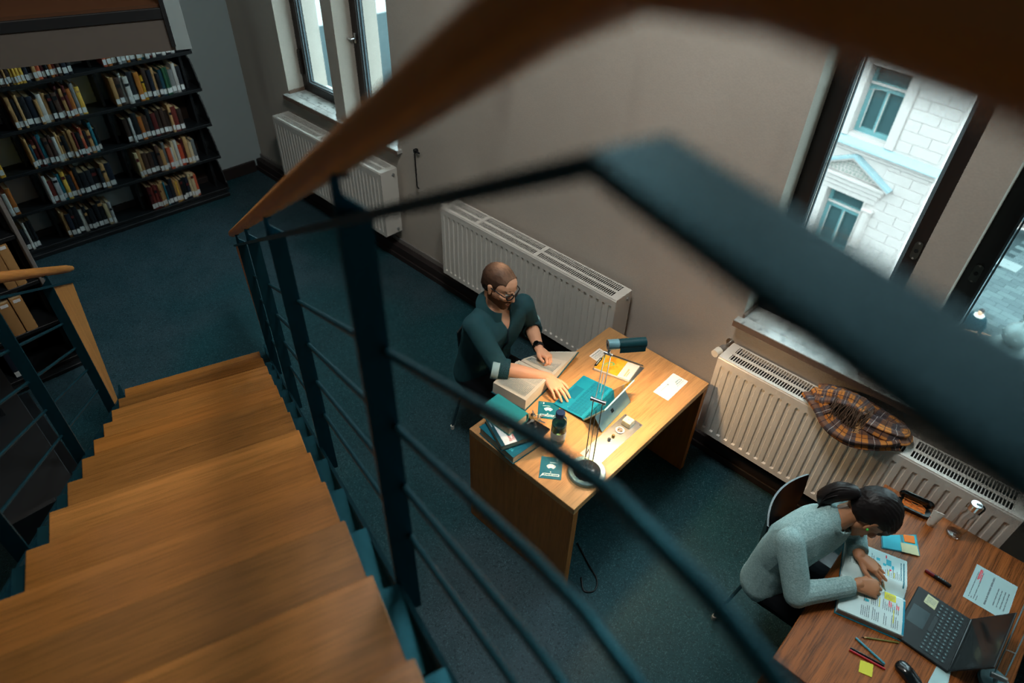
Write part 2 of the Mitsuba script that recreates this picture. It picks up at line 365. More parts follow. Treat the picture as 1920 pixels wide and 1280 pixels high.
# ---------------------------------------------------------------- radiators (three convector panels, two grille rows)
RZ0, RZ1, RY0, RY1 = .286, .877, -.205, -.035
def radiator(x0, x1, label, valve, breaks, plugs):
    k = thing('radiator', label, 'radiator')
    n = int(round((x1 - x0) / .0505)); pitch = (x1 - x0 - .03) / n
    # front panel with pressed vertical channels
    xs, ys = [], []
    for i in range(n):
        a = x0 + .015 + i * pitch
        for u, d in ((0, 0), (.26, 0), (.34, .009), (.66, .009), (.74, 0)): xs.append(a + u * pitch); ys.append(d)
    xs = [x0] + xs + [x1]; ys = [0] + ys + [0]
    rows = [(RZ0, 0), (RZ0 + .035, 0), (RZ0 + .043, 1), (RZ1 - .062, 1), (RZ1 - .054, 0), (RZ1 - .008, 0), (RZ1, -1)]
    v = []
    for z, on in rows:
        for x, y in zip(xs, ys): v.append((x, RY0 + (y if on == 1 else (.006 if on == -1 else 0)), z))
    m = len(xs); f = []
    for r in range(len(rows) - 1):
        for i in range(m - 1): f.append((r * m + i, r * m + i + 1, (r + 1) * m + i + 1, (r + 1) * m + i))
    part(k, 'front_panel', (np.array(v), np.array(f)), 'enamel', smooth=35)
    part(k, 'core', box(x0 + .012, x1 - .012, RY0 + .022, RY1 - .008, RZ0 + .01, RZ1 - .03), 'enamel_inner')
    part(k, 'back_panel', box(x0 + .004, x1 - .004, RY1 - .008, RY1, RZ0, RZ1 - .004, .002), 'enamel')
    for xa, xb in ((x0, x0 + .004), (x1 - .004, x1)):
        part(k, 'side_panel', box(xa - .001, xb + .001, RY0 + .004, RY1, RZ0 + .004, RZ1 + .002, .0015), 'enamel')
    # grille: frame strips and bars
    g = [box(x0 + .002, x1 - .002, RY0 + .004, RY0 + .026, RZ1 - .003, RZ1 + .003, .001), box(x0 + .002, x1 - .002, RY0 + .076, RY0 + .096, RZ1 - .003, RZ1 + .003, .001),
         box(x0 + .002, x1 - .002, RY1 - .012, RY1, RZ1 - .003, RZ1 + .003, .001), box(x0 + .002, x0 + .05, RY0 + .02, RY1 - .01, RZ1 - .003, RZ1 + .0025), box(x1 - .05, x1 - .002, RY0 + .02, RY1 - .01, RZ1 - .003, RZ1 + .0025)]
    for b in breaks: g.append(box(x0 + b - .014, x0 + b + .014, RY0 + .02, RY1 - .01, RZ1 - .003, RZ1 + .0025))
    x = x0 + .056; bars = []
    while x < x1 - .052:
        bars += [box(x - .0024, x + .0024, RY0 + .024, RY0 + .078, RZ1 - .002, RZ1 + .0015), box(x - .0024, x + .0024, RY0 + .094, RY1 - .011, RZ1 - .002, RZ1 + .0015)]; x += .0148
    part(k, 'grille_frame', join(*g), 'enamel'); part(k, 'grille_bars', join(*bars), 'enamel', kind='stuff')
    if plugs:
        for z in (RZ1 - .045, RZ0 + .04):
            part(k, 'plug', join(cyl((x1 + .0, RY1 - .045, z), (x1 + .008, RY1 - .045, z), .013, 8), cyl((x1 + .008, RY1 - .045, z), (x1 + .018, RY1 - .045, z), .008, 6)), 'brushed')
    if valve:
        yv, zv = RY1 - .04, RZ1 - .03
        part(k, 'valve_body', join(cyl((x0, yv, zv), (x0 - .045, yv, zv), .010), cyl((x0 - .03, yv + .005, zv), (x0 - .03, 0.0, zv), .009), cyl((x0 - .03, -.006, zv), (x0 - .03, 0, zv), .026, 20)), 'brushed' if valve == 2 else 'enamel', smooth=40)
        part(k, 'valve_collar', cyl((x0 - .03, yv - .0, zv), (x0 - .036, yv - .045, zv), .021, 20), 'duct_grey', smooth=40)
        part(k, 'thermostat_head', join(cyl((x0 - .036, yv - .045, zv), (x0 - .042, yv - .088, zv), .026, 20, .023)), 'white_plastic', smooth=40)
radiator(.846, 2.472, 'white panel radiator under the two far windows, nearest the bookcase', 0, (.7,), True)
radiator(3.205, 4.838, 'white panel radiator on the bare wall behind the man', 1, (.36, .93), True)
radiator(5.555, 7.085, 'white panel radiator under the near windows with a plaid scarf lying on it', 2, (1.02,), False)
# hook handle hanging on the wall between the first two radiators
solo('window_crank', 'thin black crank rod hanging on the bare wall between two radiators', 'crank', join(tube([(2.718, -.03, 1.09), (2.718, -.03, .815), (2.725, -.032, .798), (2.745, -.034, .79)], .0055, 8), box(2.705, 2.732, -.036, 0, 1.085, 1.115, .004), cyl((2.725, -.02, 1.098), (2.762, -.02, 1.092), .007)), 'black_plastic', smooth=40)

# ---------------------------------------------------------------- stairs, in the frame s (up the flight), t (towards the window wall), z
TH = -.32147627; U3 = np.array([math.cos(TH), math.sin(TH), 0]); N3 = np.array([-U3[1], U3[0], 0]); O3 = np.array([2.89229, -1.69235, 0])
ST = np.eye(4); ST[:3, 0], ST[:3, 1], ST[:3, 3] = U3, N3, O3
GO, RI, WID = .282976, .1641755, .872107
SZ = np.array([[1, 0, 0, 0], [0, 0, -1, 0], [0, 1, 0, 0], [0, 0, 0, 1.0]])          # polygon (s, z) -> plane, thickness along t
def stp(m): return xf(m, ST)
def slab_sz(pts, t0, t1): return stp(xf(poly(pts, t1 - t0), move(0, t1, 0) @ SZ))
k = thing('staircase', 'straight oak staircase with dark steel stringers coming down from the landing', 'staircase')
for i in range(13):
    z = RI * (i + 1); s = GO * i
    part(k, 'tread', stp(box(s, s + GO + .035, -WID, 0, z - .04, z, .003)), ['oak_stair', 'oak_stair_1', 'oak_stair_2'][(i * 5 + i // 3) % 3])
for t0, t1 in ((.045, .056), (-WID - .056, -WID - .045)):
    part(k, 'stringer', slab_sz([(-.10, .0), (.45, .0), (3.9, 2.0), (3.9, 2.36), (3.66, 2.22), (-.03, .085), (-.16, .085), (-.16, 0)], t0, t1), 'steel_dark', label='dark steel stringer')
for i in range(13):
    z = RI * (i + 1); s = GO * i
    for ta, tb in ((0, .045), (-WID - .045, -WID)): part(k, 'tread_bracket', stp(box(s + .03, s + .24, ta, tb, z - .034, z - .026)), 'steel_dark')
struct('landing', stp(join(box(3.70, 6.5, -3.0, .04, 2.15, 2.258), )), 'wall_white', label='upper landing slab')
part('landing', 'floorboards', stp(box(3.68, 6.5, -3.0, .04, 2.26, 2.298, .003)), 'oak_stair')

def bar_z(s, base): return base + .58 * s          # heights that follow the flight
def railing(t_sign, label, top):
    """t_sign +1: the right railing (towards the wall), -1: the left one."""
    k = thing('stair_railing', label, 'railing')
    m = (lambda t: t) if t_sign > 0 else (lambda t: -WID - t)
    def sl(pts, ta, tb):
        a, b = sorted((m(ta), m(tb))); return slab_sz(pts, a, b)
    sb = 3.70; se = 6.4 if top else 3.70
    H0 = -.50
    hp = [(s, m(.06), bar_z(s, 1.128)) for s in np.linspace(H0, 3.62, 30)] + [(3.69, m(.06), 3.262), (3.76, m(.06), 3.272)] + [(s, m(.06), 3.272) for s in np.linspace(3.85, se, 8)]
    M = np.array(hp)
    rr = np.full(len(M), .0245); rr[0] = .017; M = np.vstack([M[:1] + [(-.012, 0, -.006)], M]); rr = np.concatenate([[.006], rr])
    part(k, 'handrail', stp(tube(M, rr, 18)), 'oak_rail', smooth=45, label='round oak handrail')
    if top: pts = [(-.35, bar_z(-.35, 1.040)), (3.685, 3.180), (se, 3.180), (se, 3.168), (3.69, 3.168), (-.35, bar_z(-.35, 1.026))]
    else: pts = [(-.35, bar_z(-.35, 1.040)), (se, bar_z(se, 1.04)), (se, bar_z(se, 1.026)), (-.35, bar_z(-.35, 1.026))]
    part(k, 'flat_bar', sl(pts, .047, .0945), 'steel_dark')
    posts = [.21, 1.17, 2.13, 3.12] + ([4.6, 5.6] if top else [])
    for s in posts:
        zt = min(bar_z(s, 1.03), 3.172) if top else bar_z(s, 1.03); zb = bar_z(s, -.04) if s < 3.6 else 2.1
        hz = (min(bar_z(s, 1.115), 3.26))
        # flat upright across the rail, tapering above the flat bar to a stem under the handrail
        pr = [(.047, zb), (.098, zb), (.098, zt), (.094, zt + .014), (.062, zt + .045), (.060, zt + .055), (.060, hz), (.049, hz), (.047, zt)]
        g = poly([(m(a), z) for a, z in (pr if t_sign > 0 else pr[::-1])], .010)
        YZ = np.array([[0, 0, 1, s - .005], [1, 0, 0, 0], [0, 1, 0, 0], [0, 0, 0, 1.0]])
        pk = part(k, 'post', stp(xf(g, YZ)), 'steel_dark')
        c = np.array([s, m(.058), hz - .004])
        part(pk, 'saddle', stp(box(c[0] - .03, c[0] + .03, c[1] - .010, c[1] + .010, c[2], c[2] + .005)), 'steel_dark')
    for base in (.783, .602, .428, .258):
        if top:
            path = [(-.02, m(.092), bar_z(.0, base)), (3.60, m(.092), bar_z(3.60, base)), (3.70, m(.092), bar_z(3.70, base) - .012), (3.80, m(.092), bar_z(3.71, base)), (se, m(.092), bar_z(3.71, base))]
        else:
            path = [(.2, m(.092), bar_z(.2, base)), (3.6, m(.092), bar_z(3.6, base))]
        part(k, 'rod', stp(tube(path, .0075, 10)), 'steel_dark', smooth=50)
    # triangular oak board at the foot
    tri = [(.03, .10), (.165, .30 - .10), (.165, bar_z(.165, 1.026)), (-.34, bar_z(-.34, 1.026))]
    part(k, 'newel_board', sl(tri, .058, .080), 'oak_newel', label='tapered oak board at the foot of the railing')
railing(1, 'dark steel railing with oak handrail between the stairs and the desks', True)
railing(-1, 'dark steel railing with oak handrail along the left side of the stairs by the bookcases', False)

# gallery beyond the foot of the stairs
k = structure_of_parts('gallery', 'gallery edge crossing above the bookcase', 'gallery')
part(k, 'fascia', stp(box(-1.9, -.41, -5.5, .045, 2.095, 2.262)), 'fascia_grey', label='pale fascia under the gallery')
part(k, 'steel_edge', stp(box(-1.9, -.40, -5.5, .045, 2.262, 2.318, .003)), 'steel_shelf', label='black steel edge of the gallery')
part(k, 'floorboards', stp(box(-1.9, -.42, -5.5, .03, 2.318, 2.335)), 'gallery_floor', label='wooden gallery floor')
part(k, 'end_wall', stp(box(-1.9, -.405, .046, .13, 2.095, 4.99)), 'pale_end_wall', label='pale wall at the end of the gallery')
part(k, 'post', stp(box(-.40, -.388, .028, .050, 2.12, 3.3)), 'steel_shelf', label='black steel post bolted to the gallery edge')
k = thing('gallery_bookcase', 'dark low bookcase standing on the gallery floor at the top left', 'bookcase')
part(k, 'side_panel', stp(box(-1.2, -.86, .0, .025, 2.336, 4.1)), 'steel_shelf')
part(k, 'plinth', stp(box(-1.2, -.84, -3.4, 0, 2.336, 2.43)), 'steel_shelf')
part(k, 'back_panel', stp(box(-1.22, -1.2, -3.4, 0, 2.336, 4.1)), 'steel_shelf')
for z in (2.78, 3.12, 3.46): part(k, 'shelf', stp(box(-1.2, -.86, -3.4, 0, z, z + .025)), 'steel_shelf')

struct('ceiling', box(4.9, 10.6, -7.0, -1.92, 4.15, 4.40, .01), 'ceiling_paint', label='underside of the upper gallery above the landing')
# ---------------------------------------------------------------- bookcases and their books
BOOK = {'k': ['#14171d', '#1b2230', '#101418', '#22252b'], 'b': ['#3d2a22', '#4a342a', '#33251f'], 'r': ['#5a1f1d', '#6d2a24', '#4a1a1c'], 'o': ['#b0662e', '#c2762f'], 't': ['#b58a58', '#c29a68', '#a57c4e'],
        'y': ['#d2a032', '#dcb04a', '#c99627'], 'w': ['#b9b9b6', '#a9aaac', '#c8c6c0'], 'g': ['#7a7c7c', '#6a6e70'], 'e': ['#1f5a68', '#246e80', '#1a4656'], 'n': ['#1f4a36', '#2a5a3e'], 'c': ['#c05a3e', '#b8482e'], 'l': ['#d2bf9c', '#c8b48e']}
CNAME = {'k': 'black', 'b': 'dark brown', 'r': 'maroon', 'o': 'orange brown', 't': 'tan', 'y': 'yellow', 'w': 'pale grey', 'g': 'grey', 'e': 'blue green', 'n': 'dark green', 'c': 'coral red', 'l': 'cream'}
for c, hs in BOOK.items():
    for i, h in enumerate(hs): mat(f'book_{c}{i}', h, .6, spec=.35)
# unit book: spine towards +x at x=0, depth 1, thickness 1 along y, height 1 (cover as a C around the page block)
def unit_cover():
    a = np.linspace(-math.pi / 2, math.pi / 2, 7); sp = [(-.035 + .035 * math.cos(t), .5 * math.sin(t)) for t in a]
    outer = [(-1, -.5)] + sp + [(-1, .5)]; inner = [(-1, .42), (-.07, .42), (-.05, .3), (-.05, -.3), (-.07, -.42), (-1, -.42)]
    return poly(outer + inner, 1.0)
UC = mikit.ply(unit_cover(), smooth=30)
UP_ = mikit.ply(box(-.985, -.06, -.42, .42, .015, .98))
UL = mikit.ply(box(0, 1, -.5, .5, 0, 1))
def ordinal(n):
    return {1: 'first', 2: 'second', 3: 'third', 4: 'fourth', 5: 'fifth', 6: 'sixth', 7: 'seventh', 8: 'eighth', 9: 'ninth', 10: 'tenth', 11: 'eleventh', 12: 'twelfth', 13: 'thirteenth', 14: 'fourteenth', 15: 'fifteenth', 16: 'sixteenth', 17: 'seventeenth', 18: 'eighteenth', 19: 'nineteenth', 20: 'twentieth', 21: 'twenty-first', 22: 'twenty-second', 23: 'twenty-third'}[n]
def book_row(codes, F, length, z, hmax, where, group, tag=True, hs=(.74, 1.0), depth=(.15, .19)):
    """F: matrix whose local +x is out of the shelf and +y runs left to right; books fill 'length'."""
    codes = codes.split(); wts = np.array([.7 + .75 * rng.random() + (.35 if c in 'kb' else 0) for c in codes]); wts = wts / wts.sum() * length
    y = 0
    for i, (c, wd) in enumerate(zip(codes, wts)):
        h = hmax * (hs[0] + (hs[1] - hs[0]) * rng.random()); d = depth[0] + (depth[1] - depth[0]) * rng.random(); off = -.02 * rng.random()
        k = thing('book', f'{CNAME[c]} book, {ordinal(i + 1)} from left, {where}', 'book', group)
        M = F @ move(off, y + wd / 2, z) @ scl(d, wd * .96, h)
        bs = f'book_{c}{rng.integers(len(BOOK[c]))}'
        part(k, 'cover', UC, bs, M=M); part(k, 'pages', UP_, 'paper_cream', M=M)
        if tag:
            part(k, 'spine_label', UL, 'tag', M=F @ move(off - .0005, y + wd / 2, z + .012 + .01 * rng.random()) @ scl(.0016, wd * .82, .044), label='white shelf-mark label')
        if rng.random() < .28:
            part(k, 'title_band', UL, ['book_k2', 'book_r0', 'book_t0'][rng.integers(3)], M=F @ move(off - .0008, y + wd / 2, z + h * (.6 + .2 * rng.random())) @ scl(.0014, wd * .8, .012 + .02 * rng.random()))
        y += wd
def bookcase(label, x0, x1, ya, yb, tops, dividers, F, brackets=True, back='steel_shelf', z_top=None):
    """local frame: x out of the shelf (0 = front), y left to right from ya to yb."""
    k = thing('bookcase', label, 'bookcase')
    D = x1 - x0
    for z in tops: part(k, 'shelf', xf(box(-D, .0, ya, yb + (.09 if brackets else 0), z - .028, z, .003), F), 'steel_shelf')
    part(k, 'plinth', xf(box(-D, .06, ya, yb + (.06 if brackets else 0), 0, tops[0] - .028, .004), F), 'steel_shelf')
    zt = z_top or tops[-1] + .4
    part(k, 'back_panel', xf(box(-D - .01, -D, ya, yb, 0, zt), F), back)
    for y in dividers: part(k, 'upright', xf(box(-D, -.09, y - .012, y + .012, 0, zt, .002), F), 'steel_shelf')
    if brackets:
        for z, zn in zip(tops, list(tops[1:]) + [zt]):
            h = (zn - z) - .03; q = [(-.27, 0), (.0, 0), (-.004, .05)] + [(-.06 - .05 * math.sin(t) + .05 * math.cos(t) * .9, .05 + (h - .11) * math.sin(t)) for t in np.linspace(.1, math.pi / 2, 7)] + [(-.13, h - .06), (-.15, h), (-.27, h)]
            part(k, 'end_bracket', xf(xf(poly(q, .012), XZ), F @ move(0, yb + .085, z)), 'steel_shelf')
    return k
F1 = frame((.285, 0, 0), (1, 0, 0), (0, 1, 0)) ; 
F1[:3, 1] = (math.sin(.035), math.cos(.035), 0); F1[:3, 0] = (math.cos(.035), -math.sin(.035), 0); F1[:3, 3] = (.305, 0, 0)
TOPS = (.065, .405, .735, 1.068, 1.40)
bookcase('tall dark steel bookcase full of old books against the back wall', .0, .27, -2.95, -.64, TOPS, (-2.84, -2.10, -1.37, -.64), F1, back='shelf_wood', z_top=1.9)
ROWS = {'right': [(-1.305, .475, 'r r r r t t e k k t y t k k k l l c'), (-1.305, .55, 'l t b b k b t g c w l w c r t l g'), (-1.30, .51, 'b w k o b k r b b b t r b'), (-1.29, .60, 't b w w k o y b k t k e n n g w k'), (-1.285, .60, 'c o b w g o k t e w r w k w k w')],
        'middle': [(-2.05, .41, 't k k k w k k k k k l w'), (-2.06, .54, 'w r w e y k o k k k k k t k'), (-2.065, .545, 't e r r e b b w t t k t t r k c k t e k'), (-2.06, .535, 't k t k k t w t k b r t r o g y'), (-2.07, .55, 'b b t b y y y y k k t c r k o r b k k')],
        'left': [(-2.40, .125, 'l k w k k'), (-2.40, .095, 'c w o'), (-2.40, .12, 'g w y y'), (-2.56, .26, 'k t b e k t r'), (-2.6, .3, 'b k t k r k t')]}
SHN = ['on the bottom shelf', 'on the second shelf from the bottom', 'on the middle shelf', 'on the second shelf from the top', 'on the top shelf']
SHS = ['bottom shelf', 'fourth shelf down', 'middle shelf', 'second shelf down', 'top shelf']
for bay, rows in ROWS.items():
    for j, (y0, ln, codes) in enumerate(rows):
        book_row(codes, F1 @ move(-.01, y0, 0), ln, TOPS[j], .265, f'{SHS[j]}, {bay} bay of the tall bookcase', f'books {SHN[j]} of the {bay} bay')
# second bookcase, nearer, under the gallery, and a third along the side
F2 = frame((1.90, 0, 0), (1, 0, 0), (0, 1, 0))
T2 = (.06, .385, .72, 1.06, 1.40)
bookcase('dark bookcase with big tan volumes at the left edge behind the railing', 0, .3, -3.6, -2.585, T2, (-3.58, -2.60), F2, brackets=False, z_top=2.05)
solo('shelf_end_panel', 'grey steel end post of the nearer bookcase behind the railing', 'post', box(1.62, 1.925, -2.583, -2.560, 0, 2.05, .003), 'duct_grey')
T_BIG = {'t': 't'}
def big(y, wd, h, z, c, label, lab=True):
    k = thing('book', label, 'book'); M = F2 @ move(-.005, y + wd / 2, z) @ scl(.2, wd * .97, h)
    part(k, 'cover', UC, c, M=M); part(k, 'pages', UP_, 'paper_cream', M=M)
    if lab: part(k, 'spine_label', UL, 'tag', M=F2 @ move(-.0055, y + wd / 2, z + h - .03) @ scl(.0016, wd * .6, .022), label='white label near the top')
big(-2.865, .072, .255, T2[1], 'book_t2', 'large tan volume with a white label, left one of two behind the lower railing rods')
big(-2.788, .070, .262, T2[1], 'book_t0', 'large tan volume with a white label, right one of two behind the lower railing rods')
big(-2.765, .058, .29, T2[2], 'book_t2', 'large tan volume just behind the left handrail at the frame edge')
big(-2.705, .056, .30, T2[2], 'book_t0', 'large tan volume just behind the left handrail, the right one')
book_row('k r k', F2 @ move(-.005, -2.98, 0), .11, T2[0], .26, 'lowest shelf behind the left railing', 'books on the lowest shelf behind the left railing')
book_row('r k t r b', F2 @ move(-.005, -2.86, 0), .2, T2[3], .28, 'upper shelf of the nearer bookcase', 'books on the upper shelf of the nearer bookcase')
F3 = frame((0, -3.03, 0), (0, 1, 0), (-1, 0, 0))
bookcase('dark low bookcase running along the left side of the stairs', 0, .3, -4.2, -2.02, (.06, .40, .74), (-4.18, -3.1, -2.04), F3, brackets=False, z_top=1.06)
book_row('o r k', F3 @ move(-.01, -2.30, 0), .12, .06, .25, 'bottom shelf at the far end of the low bookcase', 'books on the bottom shelf of the low bookcase')
book_row('w l k r c k b', F3 @ move(-.01, -3.3, 0), .3, .06, .25, 'bottom shelf in the nearer half of the low bookcase', 'books in the nearer half of the low bookcase')
# ---------------------------------------------------------------- outside: the facade across the street, the paving, a lantern, a passer-by
PH = math.radians(-8.03); FD = np.array([math.cos(PH), math.sin(PH), 0]); FM = np.array([-math.sin(PH), math.cos(PH), 0])
FAC = np.eye(4); FAC[:3, 0] = FD; FAC[:3, 1] = FM; FAC[:3, 3] = np.array([CAM[0], CAM[1], 0]) + 18.0 * FM - FD * (CAM @ FD)
GROW = np.eye(4); GROW[:3, :3] *= 24 / 18; GROW[:3, 3] = CAM * (1 - 24 / 18)      # the house at its real distance and size
GZ = -11.0; FZ = -7.45
def fp(m): return xf(m, GROW @ FAC)
k = thing('facade_building', 'white plastered house front across the street with pedimented windows', 'building')
W1 = (-.86, .19, -3.67, -1.90); W2 = (-.84, .27, -7.1, -5.29)
def wallpoly(): return xf(poly(rect(-22, 1.66, FZ - .0, 6), .5, [rect(W1[0], W1[1], W1[2], W1[3]), rect(W2[0], W2[1], W2[2], W2[3])]), move(0, .5, 0) @ XZ)
part(k, 'wall', fp(wallpoly()), 'facade')
part(k, 'side_wall', fp(box(1.3, 1.66, .5, 9, FZ, 6)), 'facade')
# plaster blocks with recessed joints on the right of the windows
bh = .275; bi = 0
for r in range(20):
    z0 = -7.55 + r * bh
    if -4.02 < z0 + bh / 2 < -3.72: continue
    a = .47 if r % 2 else .47 - .37
    while a < 1.6:
        a0, a1 = max(a, .47), min(a + .74, 1.64)
        if a1 - a0 > .08:
            part(k, 'block', fp(box(a0 + .008, a1 - .008, -.022, .0, z0 + .008, z0 + bh - .008, .006)), 'facade')
        a += .74
part(k, 'surround', fp(join(box(W1[0] - .26, W1[0], -.05, 0, -3.75, -1.7, .01), box(W1[1], W1[1] + .25, -.05, 0, -3.75, -1.7, .01))), 'facade', label='upper window surround')
part(k, 'surround', fp(join(box(W2[0] - .26, W2[0], -.05, 0, -7.2, -5.2, .01), box(W2[1], W2[1] + .05, -.05, 0, -7.2, -5.2, .01))), 'facade')
part(k, 'pilaster', fp(join(box(.34, .58, -.09, 0, -6.6, -5.5, .02), cyl((.46, -.09, -5.52), (.46, -.09, -6.55), .10, 16), box(.30, .62, -.16, 0, -5.52, -5.42, .03), box(.31, .6, -.14, 0, -6.66, -6.58, .03))), 'facade', smooth=30)
part(k, 'cornice', fp(join(box(-22, 1.72, -.13, 0, -4.03, -3.93, .02), box(-22, 1.72, -.07, 0, -4.13, -4.03, .02))), 'facade')
part(k, 'cornice_flashing', fp(poly([(0, 0), (0, 0), (1, 0)], .01) if False else hull(np.array([(a, y, z) for a in (-22, 1.74) for y, z in ((-.20, -3.94), (-.20, -3.92), (.0, -3.76), (0, -3.93))]))), 'facade_metal', label='pale blue sheet metal on the cornice')
part(k, 'sill_flashing', fp(hull(np.array([(a, y, z) for a in (W1[0] - .12, W1[1] + .02) for y, z in ((-.19, -3.93), (-.19, -3.90), (.25, -3.66), (.25, -3.75))]))), 'facade_metal', label='pale blue sloping sill of the upper window')
# pediment
pt, pl, pr_ = (-.37, -4.19), (-1.50, -4.74), (.78, -4.74)
def gable(o, th): return [(pl[0] - o * .6, pl[1]), (pt[0], pt[1] + o), (pr_[0] + o * .6, pr_[1])]
part(k, 'pediment_field', fp(xf(poly([pl, pt, pr_], .06), XZ)), 'facade')
part(k, 'pediment_relief', fp(join(*[ball((a, -.065, z), (.025 + .03 * random.random(), .022, .02 + .012 * random.random()), 8) for a, z in [(-.37 + u, -4.25 - .44 * v) for v in (.3, .45, .6, .75, .9, 1.0) for u in np.linspace(-.78 * v, .78 * v, 3 + int(12 * v))]])), 'relief', smooth=40)
for pa, pb in ((pl, pt), (pt, pr_)):
    pa, pb = np.array(pa), np.array(pb); d = (pb - pa) / np.linalg.norm(pb - pa); n2 = np.array([-d[1], d[0]]); pa, pb = pa - d * .04, pb + d * .04
    part(k, 'raking_cornice', fp(xf(poly([pa - n2 * .05, pb - n2 * .05, pb, pa], .20), XZ)), 'facade')
    part(k, 'gable_flashing', fp(xf(poly([pa, pb, pb + n2 * .065, pa + n2 * .065], .23), XZ)), 'facade_metal', label='pale blue metal capping of the pediment')
part(k, 'entablature', fp(join(box(-1.42, .72, -.19, 0, -4.85, -4.76, .015), box(-1.36, .66, -.14, 0, -4.99, -4.85, .015), box(-1.30, .60, -.10, 0, -5.13, -4.99, .015), box(-1.26, .56, -.06, 0, -5.29, -5.13, .015))), 'facade')
for j, (a0, a1, z0, z1) in enumerate((W1, W2)):
    wk = part(k, 'window', fp(xf(poly(rect(a0, a1, z0, z1), .07, [rect(a0 + .09, a1 - .06, z1 - .42, z1 - .06), rect(a0 + .13, (a0 + a1) / 2 - .04, z0 + .12, z1 - .62), rect((a0 + a1) / 2 + .05, a1 - .10, z0 + .12, z1 - .62)]), move(0, .34, 0) @ XZ)), 'facade_frame', label='green blue window frame')
    part(wk, 'transom', fp(join(box(a0 + .02, a1 - .02, .2, .27, z1 - .50, z1 - .44, .01), box((a0 + a1) / 2 + .03, (a0 + a1) / 2 + .05, .22, .27, z0 + .1, z1 - .62, .004), box(a0 + .13, a0 + .15, .24, .27, z0 + .1, z1 - .62, .004))), 'facade')
    part(wk, 'pane', fp(box(a0 + .05, a1 - .04, .345, .35, z0 + .05, z1 - .04)), 'facade_glass')
solo('facade_cable', 'thin loose cable across the upper window of the white house', 'cable', fp(tube(smoothpath([(-.80, -.03, -2.50), (-.45, -.03, -2.42), (-.1, -.03, -2.33), (.15, -.035, -2.24), (.5, -.035, -2.12), (.72, -.035, -2.03)], 5), .007, 6)), 'duct_grey')
# ground
struct('ground', box(-40, 40, .8, 60, GZ - .4, GZ - .012), 'paver_joint', label='street paving')
pk = 'ground'; n = 0
PV = np.eye(4); PV[:3, 0] = FD; PV[:3, 1] = FM
pv = mikit.ply(box(-.314, .314, -.154, .154, -.03, 0, .006))
for j in range(44):
    for i in range(6):
        c = FAC[:3, 3] * 0 + np.array([6.40, 19.2, 0]) + FD * (-1.6 + .64 * i + (.32 if j % 2 else 0)) + FM * (.32 * j)
        q = np.array([c[0], c[1], GZ + .004 * rng.random()])
        M = PV.copy(); M[:3, 3] = q
        part('ground', 'paver', pv, f'paver_{rng.integers(4)}', M=M)
solo('manhole_cover', 'pale square metal cover set in the paving, seen through the right window', 'cover', join(xf(box(-.42, .42, -.37, .37, 0, .02, .004), rotz(PH, (6.0, 27.1, GZ + .004))), xf(box(-.08, .08, -.05, .05, .02, .026), rotz(PH, (6.0, 27.1, GZ + .004)))), 'cover_grey')
k = thing('street_bench', 'pale bench with brown slats at the far edge of the paving', 'bench')
BM = rotz(PH + .5, (5.75, 30.1, GZ))
part(k, 'slab', xf(box(-.9, .9, -.28, .28, .38, .48, .02), BM), 'facade')
for a in (-.7, .7): part(k, 'leg', xf(box(a - .12, a + .12, -.25, .25, 0, .38, .02), BM), 'facade')
for y in (-.18, 0, .18): part(k, 'slat', xf(box(-.6, .6, y - .07, y + .07, .48, .51, .005), BM), 'book_b1')
# lantern
LX, LY, LZ = LANTERN = (6.87, 5.23, -1.53)
k = thing('street_lantern', 'bronze street lantern with ball and finial seen from above through the right window', 'street lamp')
part(k, 'post', lathe([(0, GZ - LZ), (.16, GZ - LZ), (.14, GZ - LZ + .6), (.07, GZ - LZ + .8), (.055, -.1), (0, -.1)], 20, move(*LANTERN)), 'bronze', smooth=30)
part(k, 'skirt', lathe([(0, -.12), (.17, -.09), (.215, -.04), (.215, -.01), (.19, .02), (.10, .04), (0, .04)], 32, move(*LANTERN)), 'bronze', smooth=30)
part(k, 'globe', lathe([(0, .02), (.09, .04), (.145, .10), (.16, .17), (.145, .24), (.09, .30), (.045, .33), (.04, .38), (0, .38)], 32, move(*LANTERN)), 'bronze', smooth=True)
part(k, 'finial', lathe([(0, .37), (.05, .38), (.075, .42), (.08, .47), (.05, .52), (.02, .56), (0, .58)], 24, move(*LANTERN)), 'bronze', smooth=True)
for i in range(8):
    a = i * math.pi / 4; part(k, 'boss', ball((LX + .15 * math.cos(a), LY + .15 * math.sin(a), LZ + .17), .022, 8), 'bronze', smooth=True)
